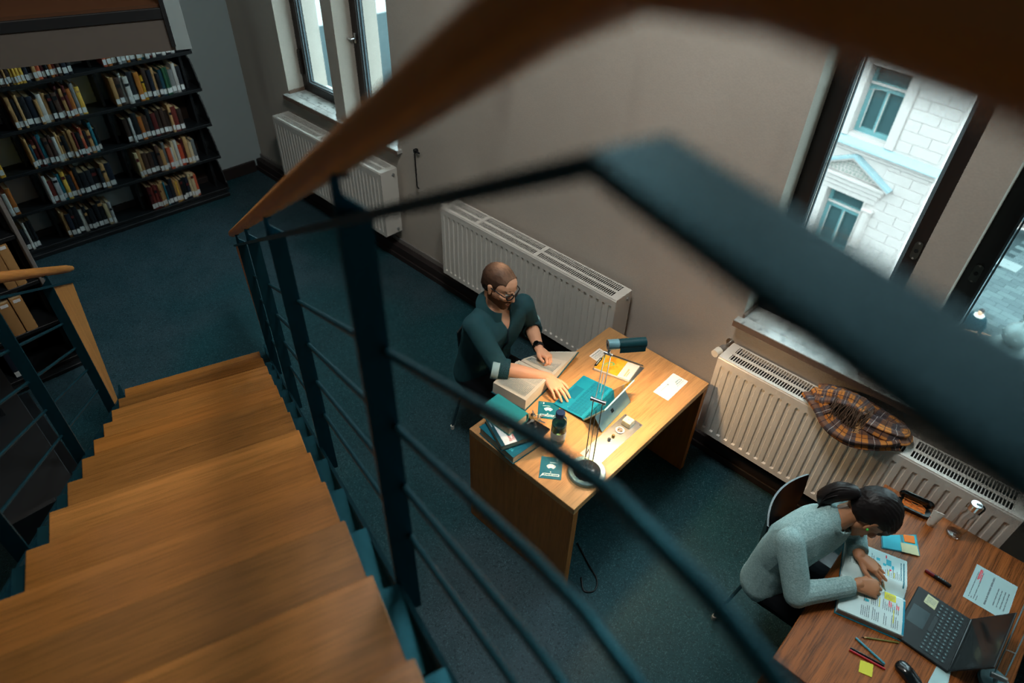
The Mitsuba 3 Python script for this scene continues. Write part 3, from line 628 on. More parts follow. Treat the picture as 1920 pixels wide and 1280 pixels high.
# ---------------------------------------------------------------- desks and chairs
DZ = .74
def desk(x0, x1, y0, y1, label, top, side):
    k = thing('desk', label, 'desk'); t = .042
    part(k, 'tabletop', box(x0, x1, y0, y1, DZ - t, DZ, .0025), top)
    part(k, 'side_panel', box(x0, x1, y0 + .0005, y0 + t, 0, DZ - t - .0005, .002), side)
    part(k, 'side_panel', box(x0, x1, y1 - t, y1 - .0005, 0, DZ - t - .0005, .002), side)
    part(k, 'modesty_panel', box(x0 + .44, x0 + .46, y0 + t, y1 - t, .42, DZ - t, .001), side)
    return k
D1 = (4.868, 5.578, -1.486, -.284); D2 = (6.565, 7.275, -1.463, -.287)
desk(*D1, 'light oak desk with panel legs where the man works, its end against the wall', 'oak_top', 'oak_side')
desk(*D2, 'darker brown oak desk where the woman studies, at the lower right', 'oak_dark_top', 'oak_side')
def chair(x, y, rot, label):
    """x, y: under the seat's middle; the back is at local x = -.2."""
    k = thing('chair', label, 'chair'); M = rotz(rot, (x, y, 0))
    prof = smoothpath([(.20, .425), (.17, .445), (.05, .445), (-.08, .438), (-.15, .455), (-.185, .52), (-.205, .64), (-.215, .75), (-.225, .835)], 5)
    def shell(sel, wid):
        P = prof[sel]; n = len(P); us = np.linspace(-1, 1, 17); V = []
        for side in (0, 1):
            for i, (px, pz) in enumerate(P):
                q = P[min(i + 1, n - 1)] - P[max(i - 1, 0)]; q /= np.linalg.norm(q); nr = np.array([-q[1], q[0]])
                for u in us:
                    w_, bend = wid(i / (n - 1)); c = .055 * bend * u * u
                    o = (px + (c if bend > .3 else 0) + nr[0] * .009 * side * -1, pz + (c if bend <= .3 else 0) + nr[1] * .009 * side * -1)
                    V.append((o[0], u * w_, o[1]))
        V = np.array(V); m = len(us); F = []
        for i in range(n - 1):
            for j in range(m - 1):
                a = i * m + j; F += [(a, a + m, a + m + 1), (a, a + m + 1, a + 1)]
                b = a + n * m; F += [(b, b + m + 1, b + m), (b, b + 1, b + m + 1)]
        for i in range(n - 1):
            for j in (0, m - 1):
                a, b = i * m + j, i * m + j + n * m; s = [(a, b, b + m), (a, b + m, a + m)]; F += s if j == 0 else [q[::-1] for q in s]
        for j in range(m - 1):
            for i in (0, n - 1):
                a, b = i * m + j, i * m + j + n * m; s = [(a, a + 1, b + 1), (a, b + 1, b)]; F += s if i == 0 else [q[::-1] for q in s]
        return V, np.array(F)
    def wid(f):
        if f < .5: return (.195 + .012 * math.sin(f * 6), .0 + .28 * max(0, (f - .3) / .2))
        return (.165 + .04 * min(1, (f - .5) / .25) * (1 if f < .95 else .97), min(1.0, .31 + (f - .5) * 2.2))
    part(k, 'seat_shell', xf(shell(slice(None), wid), M), 'black_gloss' if False else 'black_shell', smooth=60)
    for a, b in ((-1, -1), (-1, 1), (1, -1), (1, 1)):
        part(k, 'leg', xf(tube(smoothpath([(a * .03, b * .09, .418), (a * .11, b * .15, .412), (a * .150, b * .185, .36), (a * .205, b * .243, .012)], 6), .0085, 10), M), 'chrome_dark', smooth=50)
        part(k, 'glide', xf(cyl((a * .203, b * .241, 0), (a * .204, b * .242, .03), .0125, 12), M), 'white_plastic' if a < 0 else 'black_plastic')
    part(k, 'seat_plate', xf(box(-.08, .08, -.11, .11, .412, .43, .004), M), 'black_plastic')
mat('black_shell', '#0a0c0f', .25, spec=.6)
mat('chrome_dark', (.25, .27, .29), .2, metal=1.0)
chair(4.515, -.885, -.06, 'black shell chair with thin metal legs that the man sits on')
chair(6.445, -.80, 0.0, 'black shell chair with thin metal legs that the woman sits on')

# ---------------------------------------------------------------- helpers for flat things
def card(c, th, z):
    """a thin sheet with the given corners (x, y), bottom at z."""
    c = np.array(c, float); a = np.cross(np.append(c[1] - c[0], 0), np.append(c[2] - c[1], 0))[2]
    if a < 0: c = c[::-1]
    return xf(poly(c, th), move(0, 0, z))
def quadmap(c):
    """(u, v) in 0..1 -> (x, y) of the quad c0 (0,0), c1 (1,0), c2 (1,1), c3 (0,1)."""
    c = [np.array(q, float) for q in c]
    return lambda u, v: (1 - u) * (1 - v) * c[0] + u * (1 - v) * c[1] + u * v * c[2] + (1 - u) * v * c[3]
def marks(qm, z, rects, th=.0004):
    return join(*[card([qm(u0, v0), qm(u1, v0), qm(u1, v1), qm(u0, v1)], th, z) for u0, v0, u1, v1 in rects])
def textlines(u0, u1, v0, v1, n, seed, fill=.5):
    r = random.Random(seed); out = []
    for i in range(n):
        v = v0 + (v1 - v0) * (i + .5) / n; h = (v1 - v0) / n * fill / 2; u = u0
        while u < u1 - .01:
            w_ = min(r.uniform(.03, .14), u1 - u); out.append((u, v - h, u + w_, v + h)); u += w_ + .015
            if r.random() < .06: break
    return out
def lying_book(label, p0, p1, wid, z0, th, cover, cat='book', spine='far', group=None):
    """p0 -> p1 runs along the near edge; the book goes 'wid' to its left (far); pages show on near and end faces, the spine is far."""
    k = thing('book', label, cat, group); p0, p1 = np.array(p0, float), np.array(p1, float); L = np.linalg.norm(p1 - p0); M = frame((*p0, z0), (*(p1 - p0), 0))
    e = .004
    a = np.linspace(-math.pi / 2, math.pi / 2, 9); sp = [(wid + .010 * math.cos(t), th / 2 + th / 2 * math.sin(t)) for t in a]
    out = [(0, 0)] + sp + [(0, th), (0, th - .003), (wid - .004, th - .003), (wid + .004, th * .7), (wid + .004, th * .3), (wid - .004, .003), (0, .003)]
    YZ = np.array([[0, 0, 1, 0], [1, 0, 0, 0], [0, 1, 0, 0], [0, 0, 0, 1.0]])
    part(k, 'cover', xf(xf(poly(out, L), YZ), M), cover, smooth=30)
    part(k, 'pages', xf(box(e, L - e, e, wid - .002, .003, th - .003), M), 'paper_edge')
    return k, M, L
# ---------------------------------------------------------------- on the man's desk
k, M, L = lying_book('thick teal book at the bottom of the stack on the desk corner', (4.930, -1.472), (5.192, -1.494), .178, DZ, .052, 'teal_mid')
part(k, 'spine_title', text('2024', .016, M @ move(.175, .02, .0522), .0005, True), 'note_cyan')
k, M, L = lying_book('dark teal textbook with a white title band, middle of the stack', (4.930, -1.432), (5.125, -1.508), .158, DZ + .0535, .036, 'teal_dark')
part(k, 'title_band', xf(box(.0, L, .02, .085, .0355, .0364), M), 'ink_white', label='white band across the cover')
tm = M @ move(L - .012, .066, .0364) @ rotz(math.pi)
part(k, 'title', join(text('Systematische', .0135, tm, .0004, True), text('Theologie', .0135, tm @ move(0, -.019, 0), .0004, True)), 'ink_red', label='red title lettering')
part(k, 'series_line', xf(join(*[box(.012 + i * .007, .016 + i * .007, .007, .011, .036, .0364) for i in range(9)]), M), 'ink_white')
k, M, L = lying_book('teal cloth-bound book on top of the stack', (4.900, -1.440), (5.104, -1.434), .138, DZ + .0915, .056, 'teal_cloth')
# booklets with a dial on the cover
def booklet(label, c, flip=0):
    k = thing('booklet', label, 'booklet', None); q = quadmap(c)
    part(k, 'cover', card(c, .0016, DZ + .0002), 'teal_mid'); z = DZ + .0019
    fan = [q(.5 + .30 * math.cos(t), .34 + .34 * math.sin(t)) for t in np.linspace(.75, 2.39, 12)] + [q(.5 + .14 * math.cos(t), .34 + .16 * math.sin(t)) for t in np.linspace(2.39, .75, 8)]
    part(k, 'dial', card(fan, .0004, z), 'ink_white', label='white dial segment')
    part(k, 'dial_marks', join(*[card([q(.5 + a - .012, b), q(.5 + a + .012, b), q(.5 + a + .012, b + .06), q(.5 + a - .012, b + .06)], .0004, z + .0003) for a, b in ((-.14, .54), (0, .58), (.14, .54))]), 'teal_mid')
    part(k, 'title_strip', card([q(.04, .04), q(.14, .13), q(.90, .13), q(.90, .24), q(.16, .24)], .0004, z), 'ink_white', label='white title strip')
    part(k, 'title', marks(q, z + .0003, textlines(.2, .86, .15, .22, 1, 5, .7)), 'ink_teal')
    for rc in [(.42, .74, .78, .765), (.47, .285, .53, .33), (.72, .86, .78, .95), (.86, .86, .875, .94)]: part(k, 'caption', marks(q, z, [rc]), 'ink_white')
booklet('small teal booklet with a white dial lying near the lamp base', [(5.337, -1.465), (5.424, -1.399), (5.345, -1.292), (5.258, -1.355)])
booklet('small teal booklet with a white dial half under the keys, beside the blue keyboard', [(5.150, -1.115), (5.068, -1.175), (4.990, -1.080), (5.085, -1.012)])
# phone and keys
PM = rotz(.10, (5.105, -1.235, DZ + .0002))
k = thing('smartphone', 'black smartphone lying under the book stack edge and the keys', 'phone')
part(k, 'case', xf(box(-.073, .073, -.037, .037, 0, .009, .004), PM), 'black_soft'); part(k, 'screen', xf(box(-.068, .068, -.033, .033, .009, .0095), PM), 'black_gloss')
k = thing('key_bunch', 'bunch of keys on a brass ring lying on the phone', 'keys')
kz = DZ + .0125; kc = np.array([5.075, -1.200, kz])
part(k, 'ring', ring(kc + (.0, .008, .012), .015, .0018, (.2, -.3, 1)), 'brass', smooth=True)
for i, a in enumerate((.3, 1.3, 2.6, 3.6, 4.6)):
    d = np.array([math.cos(a), math.sin(a), 0]); Mk = frame(kc + d * .012 + (0, 0, .003 * (i % 3)), d)
    part(k, 'key', xf(join(poly([(.0 + .010 * math.cos(t) + .01, .010 * math.sin(t)) for t in np.linspace(0, 2 * np.pi, 12, endpoint=False)], .002), poly([(.018, -.004), (.046, -.0035), (.044, 0), (.046, .003), (.018, .004)], .002)), Mk), ['chrome', 'brushed', 'chrome', 'brass', 'brushed'][i])
part(k, 'fob', xf(hull(ball((0, 0, 0), (.012, .009, .006), 10), ball((.022, 0, 0), (.013, .011, .006), 10)), rotz(-.6, kc + (.018, -.03, .006 - .0))), 'black_plastic', smooth=40)
part(k, 'fob', xf(box(-.012, .012, -.009, .009, 0, .008, .003), rotz(.5, kc + (-.028, .012, 0))), 'black_soft')
# bottle
BC = (5.252, -1.226)
k = thing('water_bottle', 'clear blue water bottle with dark blue cap on the oak desk', 'bottle')
prof = [(0, .0), (.031, .0), (.0365, .006), (.038, .02), (.038, .118), (.0385, .135), (.038, .15), (.036, .168), (.027, .186), (.021, .192), (.021, .2)]
inner = [(.0195, .2), (.0195, .191), (.025, .184), (.0345, .166), (.0363, .15), (.0368, .135), (.0363, .118), (.0363, .02), (.034, .008), (0, .005)]
scene['bottle_plastic'] = {'type': 'dielectric', 'int_ior': 1.35, 'specular_transmittance': {'type': 'rgb', 'value': [.80, .95, .97]}}
scene['water_blue'] = {'type': 'principled', 'base_color': {'type': 'rgb', 'value': srgb('#5cc3d3')}, 'roughness': .03, 'spec_trans': .92, 'eta': 1.2}
mat('cap_blue', '#0c2c50', .4)
mat('frosted', '#a9b9bb', .6)
part(k, 'body', lathe(prof + inner, 32, move(*BC, DZ)), 'bottle_plastic', smooth=40)
part(k, 'water', lathe([(0, .0062), (.0335, .0085), (.0358, .02), (.0358, .118), (.0363, .135), (.0355, .146), (0, .146)], 32, move(*BC, DZ)), 'water_blue', smooth=40)
part(k, 'cap', lathe([(0, .192), (.0235, .192), (.0235, .216), (.021, .22), (0, .22)], 28, move(*BC, DZ)), 'cap_blue', smooth=40)
part(k, 'label_band', lathe([(.0392, .045), (.0392, .092), (.0388, .092), (.0388, .045), (.0392, .045)], 32, move(*BC, DZ)), 'frosted', label='pale band around the bottle')
# tablet with keyboard cover
a_ = np.array([-.0865, .9962, 0]); b_ = np.array([-.9962, -.0865, 0])      # along the hinge, towards the man
HB = np.array([5.243, -.877, DZ + .006])
KB = np.eye(4); KB[:3, 0] = b_; KB[:3, 1] = -a_; KB[:3, 2] = (0, 0, 1)
tilt = .075; Rt = np.eye(4); Rt[:3, :3] = [[math.cos(tilt), 0, math.sin(tilt)], [0, 1, 0], [-math.sin(tilt), 0, math.cos(tilt)]]
KB = KB @ Rt; KB[:3, 3] = HB + np.array([0, 0, .0145])
k = thing('tablet_computer', 'tablet on its kickstand with a bright blue keyboard cover under the man\'s hand', 'tablet')
part(k, 'keyboard_cover', xf(box(.004, .196, -.147, .147, -.005, 0, .002), KB), 'teal_bright')
part(k, 'keyboard_fold', xf(hull(np.array([(x, y, z) for y in (-.147, .147) for x, z in ((.0, -.012), (.002, -.014), (.012, -.001), (.006, -.0006))])), KB), 'teal_bright')
kk = []
for r in range(5):
    for c in range(14): kk.append(xf(box(.020 + r * .0185, .0355 + r * .0185, -.137 + c * .0197, -.1205 + c * .0197, 0, .0016, .0006), KB))
part(k, 'keys', join(*kk), 'teal_key', kind='stuff')
part(k, 'touchpad', xf(box(.125, .182, -.05, .05, .0, .0006), KB), 'teal_key')
part(k, 'key_light', xf(box(.117, .119, .118, .122, .0, .0012), KB), 'ink_white')
lean = np.array([.585, .02, .81]); lean /= np.linalg.norm(lean)
TB = np.eye(4); TB[:3, 0] = lean; TB[:3, 1] = a_; TB[:3, 2] = np.cross(lean, a_); TB[:3, 3] = HB
zs = 1 if TB[0, 2] < 0 else -1        # screen side
part(k, 'tablet_body', xf(box(0, .200, -.146, .146, -.004, .004, .0015), TB), 'pale_blue_metal')
part(k, 'screen', xf(box(.006, .194, -.14, .14, zs * .0042 - .0003, zs * .0042 + .0003), TB), 'screen_black')

hz = HB + lean * .098; ft = np.array([5.365, -.871, DZ + .001])
hz = hz + np.array([.0065, 0, -.004])
kd = ft - hz; kd /= np.linalg.norm(kd); KS = np.eye(4); KS[:3, 0] = kd; KS[:3, 1] = a_; KS[:3, 2] = np.cross(kd, a_); KS[:3, 3] = hz
if KS[2, 2] < 0: KS[:3, 1] *= -1; KS[:3, 2] *= -1
part(k, 'kickstand', xf(box(0, np.linalg.norm(ft - hz) - .002, -.144, .144, -.002, .001, .0008), KS), 'pale_blue_metal')
part(k, 'logo', xf(join(*[box(.040 + i * .0105, .0495 + i * .0105, -.022 + j * .0115, -.0115 + j * .0115, .0009, .0014) for i in (0, 1) for j in (0, 1)]), KS), 'ink', label='four dark squares logo')
# power plate let into the desk
k = thing('power_plate', 'brushed metal plate let into the oak desk with socket and knobs', 'socket plate')
part(k, 'plate', box(5.382, 5.497, -1.205, -.819, DZ, DZ + .0018, .0006), 'brushed')
part(k, 'screw', join(cyl((5.392, -.830, DZ + .0018), (5.392, -.830, DZ + .0028), .003, 10), cyl((5.487, -.830, DZ + .0018), (5.487, -.830, DZ + .0028), .003, 10)), 'ink')
part(k, 'socket', lathe([(.015, .002), (.021, .002), (.024, .004), (.024, .007), (.021, .008), (.017, .008), (.016, -.008), (0, -.008)], 28, move(5.434, -.938, DZ)), 'white_plastic', smooth=30, label='round white socket')
part(k, 'socket_recess', lathe([(0, .0022), (.0155, .0022)], 24, move(5.434, -.938, DZ)), 'duct_grey'); part(k, 'contact', join(*[cyl((5.434 + d, -.938, DZ + .002), (5.434 + d, -.938, DZ + .0034), .0028, 10) for d in (-.008, .008)]), 'ink')
part(k, 'knob', lathe([(0, .018), (.006, .018), (.009, .014), (.0095, .002), (0, .002)], 18, move(5.436, -.998, DZ)), 'brass', smooth=30, label='brass knob')
part(k, 'knob', lathe([(0, .018), (.006, .018), (.009, .014), (.0095, .002), (0, .002)], 18, move(5.435, -1.031, DZ)), 'chrome', smooth=30, label='chrome knob')
k = thing('adapter_box', 'small cream plastic plug box on the metal plate', 'adapter')
part(k, 'body', xf(hull(box(-.026, .026, -.03, .03, 0, .012, .003), box(-.024, .024, -.03, .018, .03, .036, .002)), rotz(.03, (5.437, -.868, DZ + .002))), 'cream_plastic')
part(k, 'screw', cyl((5.437, -.872, DZ + .0375), (5.437, -.872, DZ + .0395), .0035, 10), 'brushed')
# clipboard, booklet with swirl, papers
cb = [(5.040, -.672), (5.262, -.607), (5.245, -.446), (5.007, -.517)]
def inset(c, a): m = np.mean(np.array(c), 0); return [tuple(np.array(q) + (m - np.array(q)) * a) for q in c]
k = thing('clipboard', 'grey clipboard under the yellow booklet on the oak desk', 'clipboard')
part(k, 'board', card(cb, .004, DZ + .0006), 'brushed'); q = quadmap(cb)
part(k, 'clip', card([q(.52, .985), q(.72, .985), q(.70, .93), q(.54, .93)], .004, DZ + .0046), 'white_plastic')
def swirl(p, n, uv):
    x, y = uv.x * 1.25 - .62, uv.y - .5; r = dr.sqrt(x * x + y * y) + 1e-4; t = dr.atan2(y, x)
    w_ = fbm(uv.x * 5, uv.y * 5, 1, 3); s_ = dr.sin(t - 7.5 * dr.log(r + .06) * .55 + 2.2 * w_ - 1.2)
    c = mix(C3(*srgb('#e8a01c')), C3(*srgb('#d8b83a')), dr.clip(w_ * 1.6 - .3, 0, 1)); c = mix(c, C3(*srgb('#e07a18')), smoothstep(.5, .7, fbm(uv.x * 4 + 7, uv.y * 4, 3, 2)) * .6)
    return mix(c, C3(*srgb('#5fae6a')), smoothstep(.55, .95, s_) * smoothstep(.5, .12, r) * .9)
mat('swirl_cover', '#e0a020', .5, tex=proc(swirl), spec=.4)
yb = [(5.044, -.664), (5.250, -.606), (5.222, -.462), (5.018, -.527)]; q = quadmap(yb)
k = thing('yellow_booklet', 'booklet with a yellow and orange swirl cover clipped on the grey clipboard', 'booklet')
part(k, 'pages', card(yb, .010, DZ + .0048), 'paper'); z = DZ + .0148
sq = [q(.0, .0), q(.66, .0), q(.66, 1), q(.0, 1)]; vs = np.array([(*c, z + .0006) for c in sq])
put(fresh(k + '__cover_picture'), mikit.ply((vs, np.array([[0, 1, 2], [0, 2, 3]])), smooth=True, uv=np.array([(0, 0), (1, 0), (1, 1), (0, 1.0)])), 'swirl_cover'); labels[k + '__cover_picture'] = {'label': 'yellow orange picture with a green spiral'}
part(k, 'cover_text', marks(q, z + .0003, textlines(.80, .84, .10, .62, 1, 3, .9) + [(.80, .12, .825, .62), (.86, .12, .885, .45)]), 'paper_cream')
part(k, 'clip_strip', card([q(-.03, .12), q(.03, .12), q(.03, .68), q(-.03, .68)], .006, z), 'black_plastic', label='black clip on the edge'); part(k, 'clip_text', card([q(-.005, .2), q(.008, .2), q(.008, .6), q(-.005, .6)], .0008, z + .006), 'ink_white')
solo('pen', 'thin black and silver pen on the far edge of the clipboard', 'pen', tube([(5.04, -.508, DZ + .0185), (5.20, -.462, DZ + .0185), (5.238, -.452, DZ + .0185)], [.0035, .004, .003], 10), 'black_plastic', smooth=50)
k = thing('paper_sheet', 'printed white sheet sticking out from under the clipboard', 'paper'); pc = [(4.952, -.592), (5.03, -.597), (5.035, -.494), (4.951, -.492)]; q = quadmap(pc)
part(k, 'sheet', card(pc, .0005, DZ + .0001), 'paper'); part(k, 'print', marks(q, DZ + .0006, [(.15, .05, .2, .9)] + [(u, .08, u + .02, .9) for u in (.28, .34, .40, .5, .56)], .0002), 'ink_grey')
k = thing('flyer', 'white flyer card with teal lettering near the wall end of the oak desk', 'card'); pc = [(5.392, -.571), (5.490, -.571), (5.486, -.358), (5.387, -.360)]; q = quadmap(pc)
part(k, 'card', card(pc, .0008, DZ + .0002), 'paper_white'); FT = frame((5.435, -.375, DZ + .001), (0, -1, 0))
mat('paper_white', '#d9dfe2', .6, spec=.3)
part(k, 'lettering', join(text('STUDIEREN', .0062, frame((5.437, -.372, DZ + .001), (0, -1, 0)), .0003, True), text('MIT VISIONEN', .0055, frame((5.449, -.372, DZ + .001), (0, -1, 0)), .0003, True), text('FORSCHEN & LEHREN', .0045, frame((5.461, -.372, DZ + .001), (0, -1, 0)), .0003)), 'ink_teal', label='three lines of teal lettering')
part(k, 'emblem', card([(5.418 + .005 * math.cos(t), -.463 + .005 * math.sin(t)) for t in np.linspace(0, 6, 9)], .0003, DZ + .001), 'ink_grey'); part(k, 'sender_line', card([(5.416, -.475), (5.421, -.475), (5.421, -.535), (5.416, -.535)], .0003, DZ + .001), 'paper_cool')
# desk lamp
def desk_lamp():
    c = np.array([5.484, -1.277, DZ])
    k = thing('desk_lamp', 'tall desk lamp with rod arms and a horizontal dark tube head, lit', 'lamp')
    part(k, 'base', lathe([(0, 0), (.092, 0), (.093, .004), (.092, .017), (.089, .02), (.068, .02), (.067, .018), (0, .018)], 48, move(*c)), 'pale_blue_metal', smooth=30)
    part(k, 'base_disc', lathe([(0, .022), (.062, .022), (.067, .0185), (.067, .018), (0, .018)], 40, move(*c)), 'black_soft', smooth=30, label='black inner disc of the base')
    e = np.array([5.440, -1.205, 1.16]); h = np.array([5.318, -.985, 1.235]); b = c + (.012, -.016, .05)
    sd = np.array([.80, .30, -.05]); sd /= np.linalg.norm(sd)
    hub = part(k, 'hub', join(cyl(b - sd * .028, b + sd * .028, .011, 14), cyl(c + (.012, -.016, .02), b, .008, 12), cyl(b - sd * .034, b - sd * .024, .015, 14), cyl(b + sd * .024, b + sd * .034, .015, 14)), 'chrome', smooth=30)
    for o in (-.018, .018): part(k, 'lower_rod', cyl(b + sd * o, e + sd * o * 1.25, .0024, 8), 'brushed', smooth=True)
    part(k, 'lower_rod', cyl(b + (0, -.006, .0), e + (.0, -.004, -.05), .0014, 6), 'brushed')
    part(k, 'cross_bar', join(cyl(b + (e - b) * .16 - sd * .022, b + (e - b) * .16 + sd * .022, .003, 8)), 'brass')
    part(k, 'elbow', join(cyl(e - sd * .033, e + sd * .033, .009, 16), cyl(e - sd * .036, e - sd * .028, .011, 16), cyl(e + sd * .028, e + sd * .036, .011, 16)), 'brushed', smooth=30)
    for o in (-.014, .014): part(k, 'upper_rod', cyl(e + sd * o, h + sd * o, .0024, 8), 'chrome', smooth=True)
    part(k, 'spring', cyl(e + (h - e) * .18 , e + (h - e) * .55, .0022, 8), 'brushed')
    part(k, 'head_joint', join(cyl(h - sd * .022, h + sd * .022, .008, 14), cyl(h, h + (.0, .012, .03), .007, 12)), 'brushed', smooth=30)
    ax = np.array([.115, .150, -.002]); ax /= np.linalg.norm(ax); o = h + np.array([-.012, .004, .046]); r = .0255
    part(k, 'head_cap', join(cyl(o, o + ax * .052, r, 28)), 'pale_blue_metal', smooth=30, label='silver end of the lamp head')
    part(k, 'cap_face', cyl(o - ax * .001, o + ax * .0, r * .97, 28), 'duct_grey'); part(k, 'cap_hole', cyl(o - ax * .002, o - ax * .0012, .008, 16), 'black_soft')
    # shade: half tube open below with two flaps
    M = frame(o + ax * .052, ax); A = np.linspace(-.35, math.pi + .35, 22); L = .135
    outer = [(r * math.cos(t), r * math.sin(t)) for t in A]; ins = [((r - .002) * math.cos(t), (r - .002) * math.sin(t)) for t in A[::-1]]
    YZ = np.array([[0, 0, 1, 0], [1, 0, 0, 0], [0, 1, 0, 0], [0, 0, 0, 1.0]])
    part(k, 'shade', xf(xf(poly(outer + ins, L), YZ), M), 'teal_shade', smooth=30, label='dark half-tube shade')
    part(k, 'shade_end', xf(xf(poly([(r * math.cos(t), r * math.sin(t)) for t in A], .002), YZ), M @ move(L - .002, 0, 0)), 'teal_shade')
    for sg in (-1, 1):
        part(k, 'shade_flap', xf(hull(np.array([(x, sg * yy, z) for x in (.004, L - .004) for yy, z in ((r * .98, -.006), (r * .98 - .002, -.006), (r * 1.12, -.034), (r * 1.12 - .002, -.034))])), M), 'teal_shade')
    qd = np.array([(x, y, -.004) for x, y in ((.010, -.011), (L - .010, -.011), (L - .010, .011), (.010, .011))])
    v, f = xf((qd, np.array([[0, 2, 1], [0, 3, 2]])), M)
    part(k, 'tube_light', (v, f), 'white_plastic', emitter={'type': 'area', 'radiance': {'type': 'rgb', 'value': list(DESK_LAMP)}}, label='lit lamp tube')
    part(k, 'cable', tube(smoothpath([b + (-.0, .0, -.01), b + (-.035, .02, .03), b + (-.03, .03, .10), b + (e - b) * .25 + (-.012, .0, 0)], 6), .0016, 6), 'black_plastic')
desk_lamp()
solo('power_cable', 'black cable loop on the floor under the edge of the oak desk', 'cable', tube(smoothpath([(5.60, -1.35, .005), (5.66, -1.40, .005), (5.70, -1.36, .005), (5.67, -1.30, .005), (5.58, -1.26, .005), (5.45, -1.2, .005)], 8), .004, 8), 'black_plastic', smooth=True)
# thick open book in the man's hand, resting on the desk edge
GY = -.945
k = thing('open_book', 'thick open book with teal cover that the man holds at the desk edge', 'book')
x0, x1 = 4.735, 4.955
lp = [(-.255, .0), (-.01, .0), (.0, .012), (-.012, .062), (-.04, .072), (-.12, .074), (-.25, .066)]
rp = [(.0, .012), (.012, .002), (.05, .010), (.26, .056), (.262, .064), (.16, .062), (.08, .060), (.03, .058), (.008, .050)]
YZx = lambda x: np.array([[0, 0, 1, x], [1, 0, 0, GY], [0, 1, 0, DZ + .006], [0, 0, 0, 1.0]])
SK = np.eye(4)
def skew(m):       # the book lies a little askew on the edge
    v, f = arr(m); v = v.copy(); v[:, 2] -= .55 * (4.961 - v[:, 0]) * np.clip((v[:, 1] - GY) / .26, 0, 1)      # the far half sags towards the lap
    return xf((v, f), move(4.845, GY, 0) @ rotz(.12) @ move(-4.845, -GY, 0))
part(k, 'page_block', skew(xf(poly(lp, x1 - x0), YZx(x0))), 'paper_book', label='left pages'); part(k, 'page_block', skew(xf(poly(rp, x1 - x0), YZx(x0))), 'paper_book', label='right pages lifted by the hand')
mat('paper_book', '#b9b3a6', .85, spec=.15)
cv = [(-.262, -.004), (-.008, -.004), (.0, -.003), (.014, -.003), (.052, .005), (.268, .052), (.268, .055), (.05, .0095), (.012, .001), (-.008, -.0005), (-.262, -.0005)]
part(k, 'cover', skew(xf(poly(cv, x1 - x0 + .012), YZx(x0 - .006))), 'teal_dark')
tl = []
for i in range(22):
    xx = x0 + .02 + i * .0085
    for a, b in ((-.235, -.14), (-.13, -.045)): tl.append(box(xx, xx + .0022, GY + a, GY + b, DZ + .006 + .0735, DZ + .006 + .0745))
    tl.append(box(xx, xx + .0022, GY + .03, GY + .15, DZ + .0665, DZ + .0690))
part(k, 'print', skew(join(*tl)), 'ink_grey', kind='stuff')
# ---------------------------------------------------------------- people
SPH = {}
def sph(c, r, n=18):
    a = arr(m3.Manifold.sphere(1.0, n))[0]; r = np.broadcast_to(np.asarray(r, float), (3,))
    return a * r + np.asarray(c, float)
def bone(a, ra, b, rb, n=18): return m3.Manifold.hull_points(np.vstack([sph(a, ra, n), sph(b, rb, n)]))
def blob(*cr): return m3.Manifold.hull_points(np.vstack([sph(c, r) for c, r in cr]))
def union(ms): return m3.Manifold.batch_boolean([m for m in ms if not m.is_empty()], m3.OpType.Add)
def fine(m, L, it=12, lam=.5):
    v, f = arr(m.refine_to_length(L)); t = trimesh.Trimesh(v, f, process=True)
    trimesh.smoothing.filter_taubin(t, lamb=lam, nu=lam + .03, iterations=it)
    return t
def man(t):
    v, f = arr(t); return m3.Manifold(m3.Mesh(vert_properties=np.asarray(v, np.float32), tri_verts=np.asarray(f, np.uint32)))
def V(*a): return np.array(a, float)
def hand(W, d, up, thumb, size, curls, spread=.06, tcurl=.5, tout=.75):
    """bones of a hand: wrist W, direction d, back-of-hand normal up, thumb on the +1 / -1 side (of up x d), finger curls in radians (index..little)."""
    d = d / np.linalg.norm(d); up = up - d * (up @ d); up /= np.linalg.norm(up); sd = np.cross(up, d) * thumb; s = size
    P = lambda x, y, z: W + d * x * s + sd * y * s + up * z * s
    out = [m3.Manifold.hull_points(np.vstack([sph(P(.0, .016, 0), .0165 * s, 12), sph(P(.0, -.016, 0), .0165 * s, 12), sph(P(.082, .030, 0), .0125 * s, 12), sph(P(.086, .008, .002), .0125 * s, 12), sph(P(.080, -.016, 0), .012 * s, 12), sph(P(.068, -.034, -.003), .011 * s, 12), sph(P(.04, .034, -.006), .012 * s, 12)]))]
    for i, (y, x, L, r) in enumerate(((.031, .083, .074, .0086), (.009, .088, .082, .0088), (-.014, .083, .075, .0084), (-.035, .070, .058, .0074))):
        a = P(x, y, .0); th = 0.0; sp = (1.5 - i) * spread; prev = P(x - .02, y * .9, 0)
        pts = [prev, a]
        for j, fr in enumerate((.45, .30, .25)):
            th += curls[i] * (.8, 1.0, .7)[j]
            q = d * math.cos(th) * math.cos(sp) + sd * math.sin(sp) * math.cos(th) - up * math.sin(th)
            pts.append(pts[-1] + q * L * fr * s)
        rr = [r * 1.12, r * 1.08, r, r * .92, r * .78]
        for j in range(4): out.append(bone(pts[j], rr[j] * s, pts[j + 1], rr[j + 1] * s, 12))
    t0, t1 = P(.022, .026, -.006), P(.050, .026 + .034 * tout, -.014)
    t2 = t1 + (d * .80 + sd * (.45 * tout) - up * tcurl * .5) / 1.1 * .034 * s; t3 = t2 + (d * .95 + sd * (.1 - .3 * tcurl) - up * tcurl * .6) / 1.15 * .026 * s
    for a, ra, b, rb in ((t0, .0145, t1, .0115), (t1, .0115, t2, .0098), (t2, .0098, t3, .0078)): out.append(bone(a, ra * s, b, rb * s, 12))
    m = fine(union(out), .0042, 8)
    return man(m)
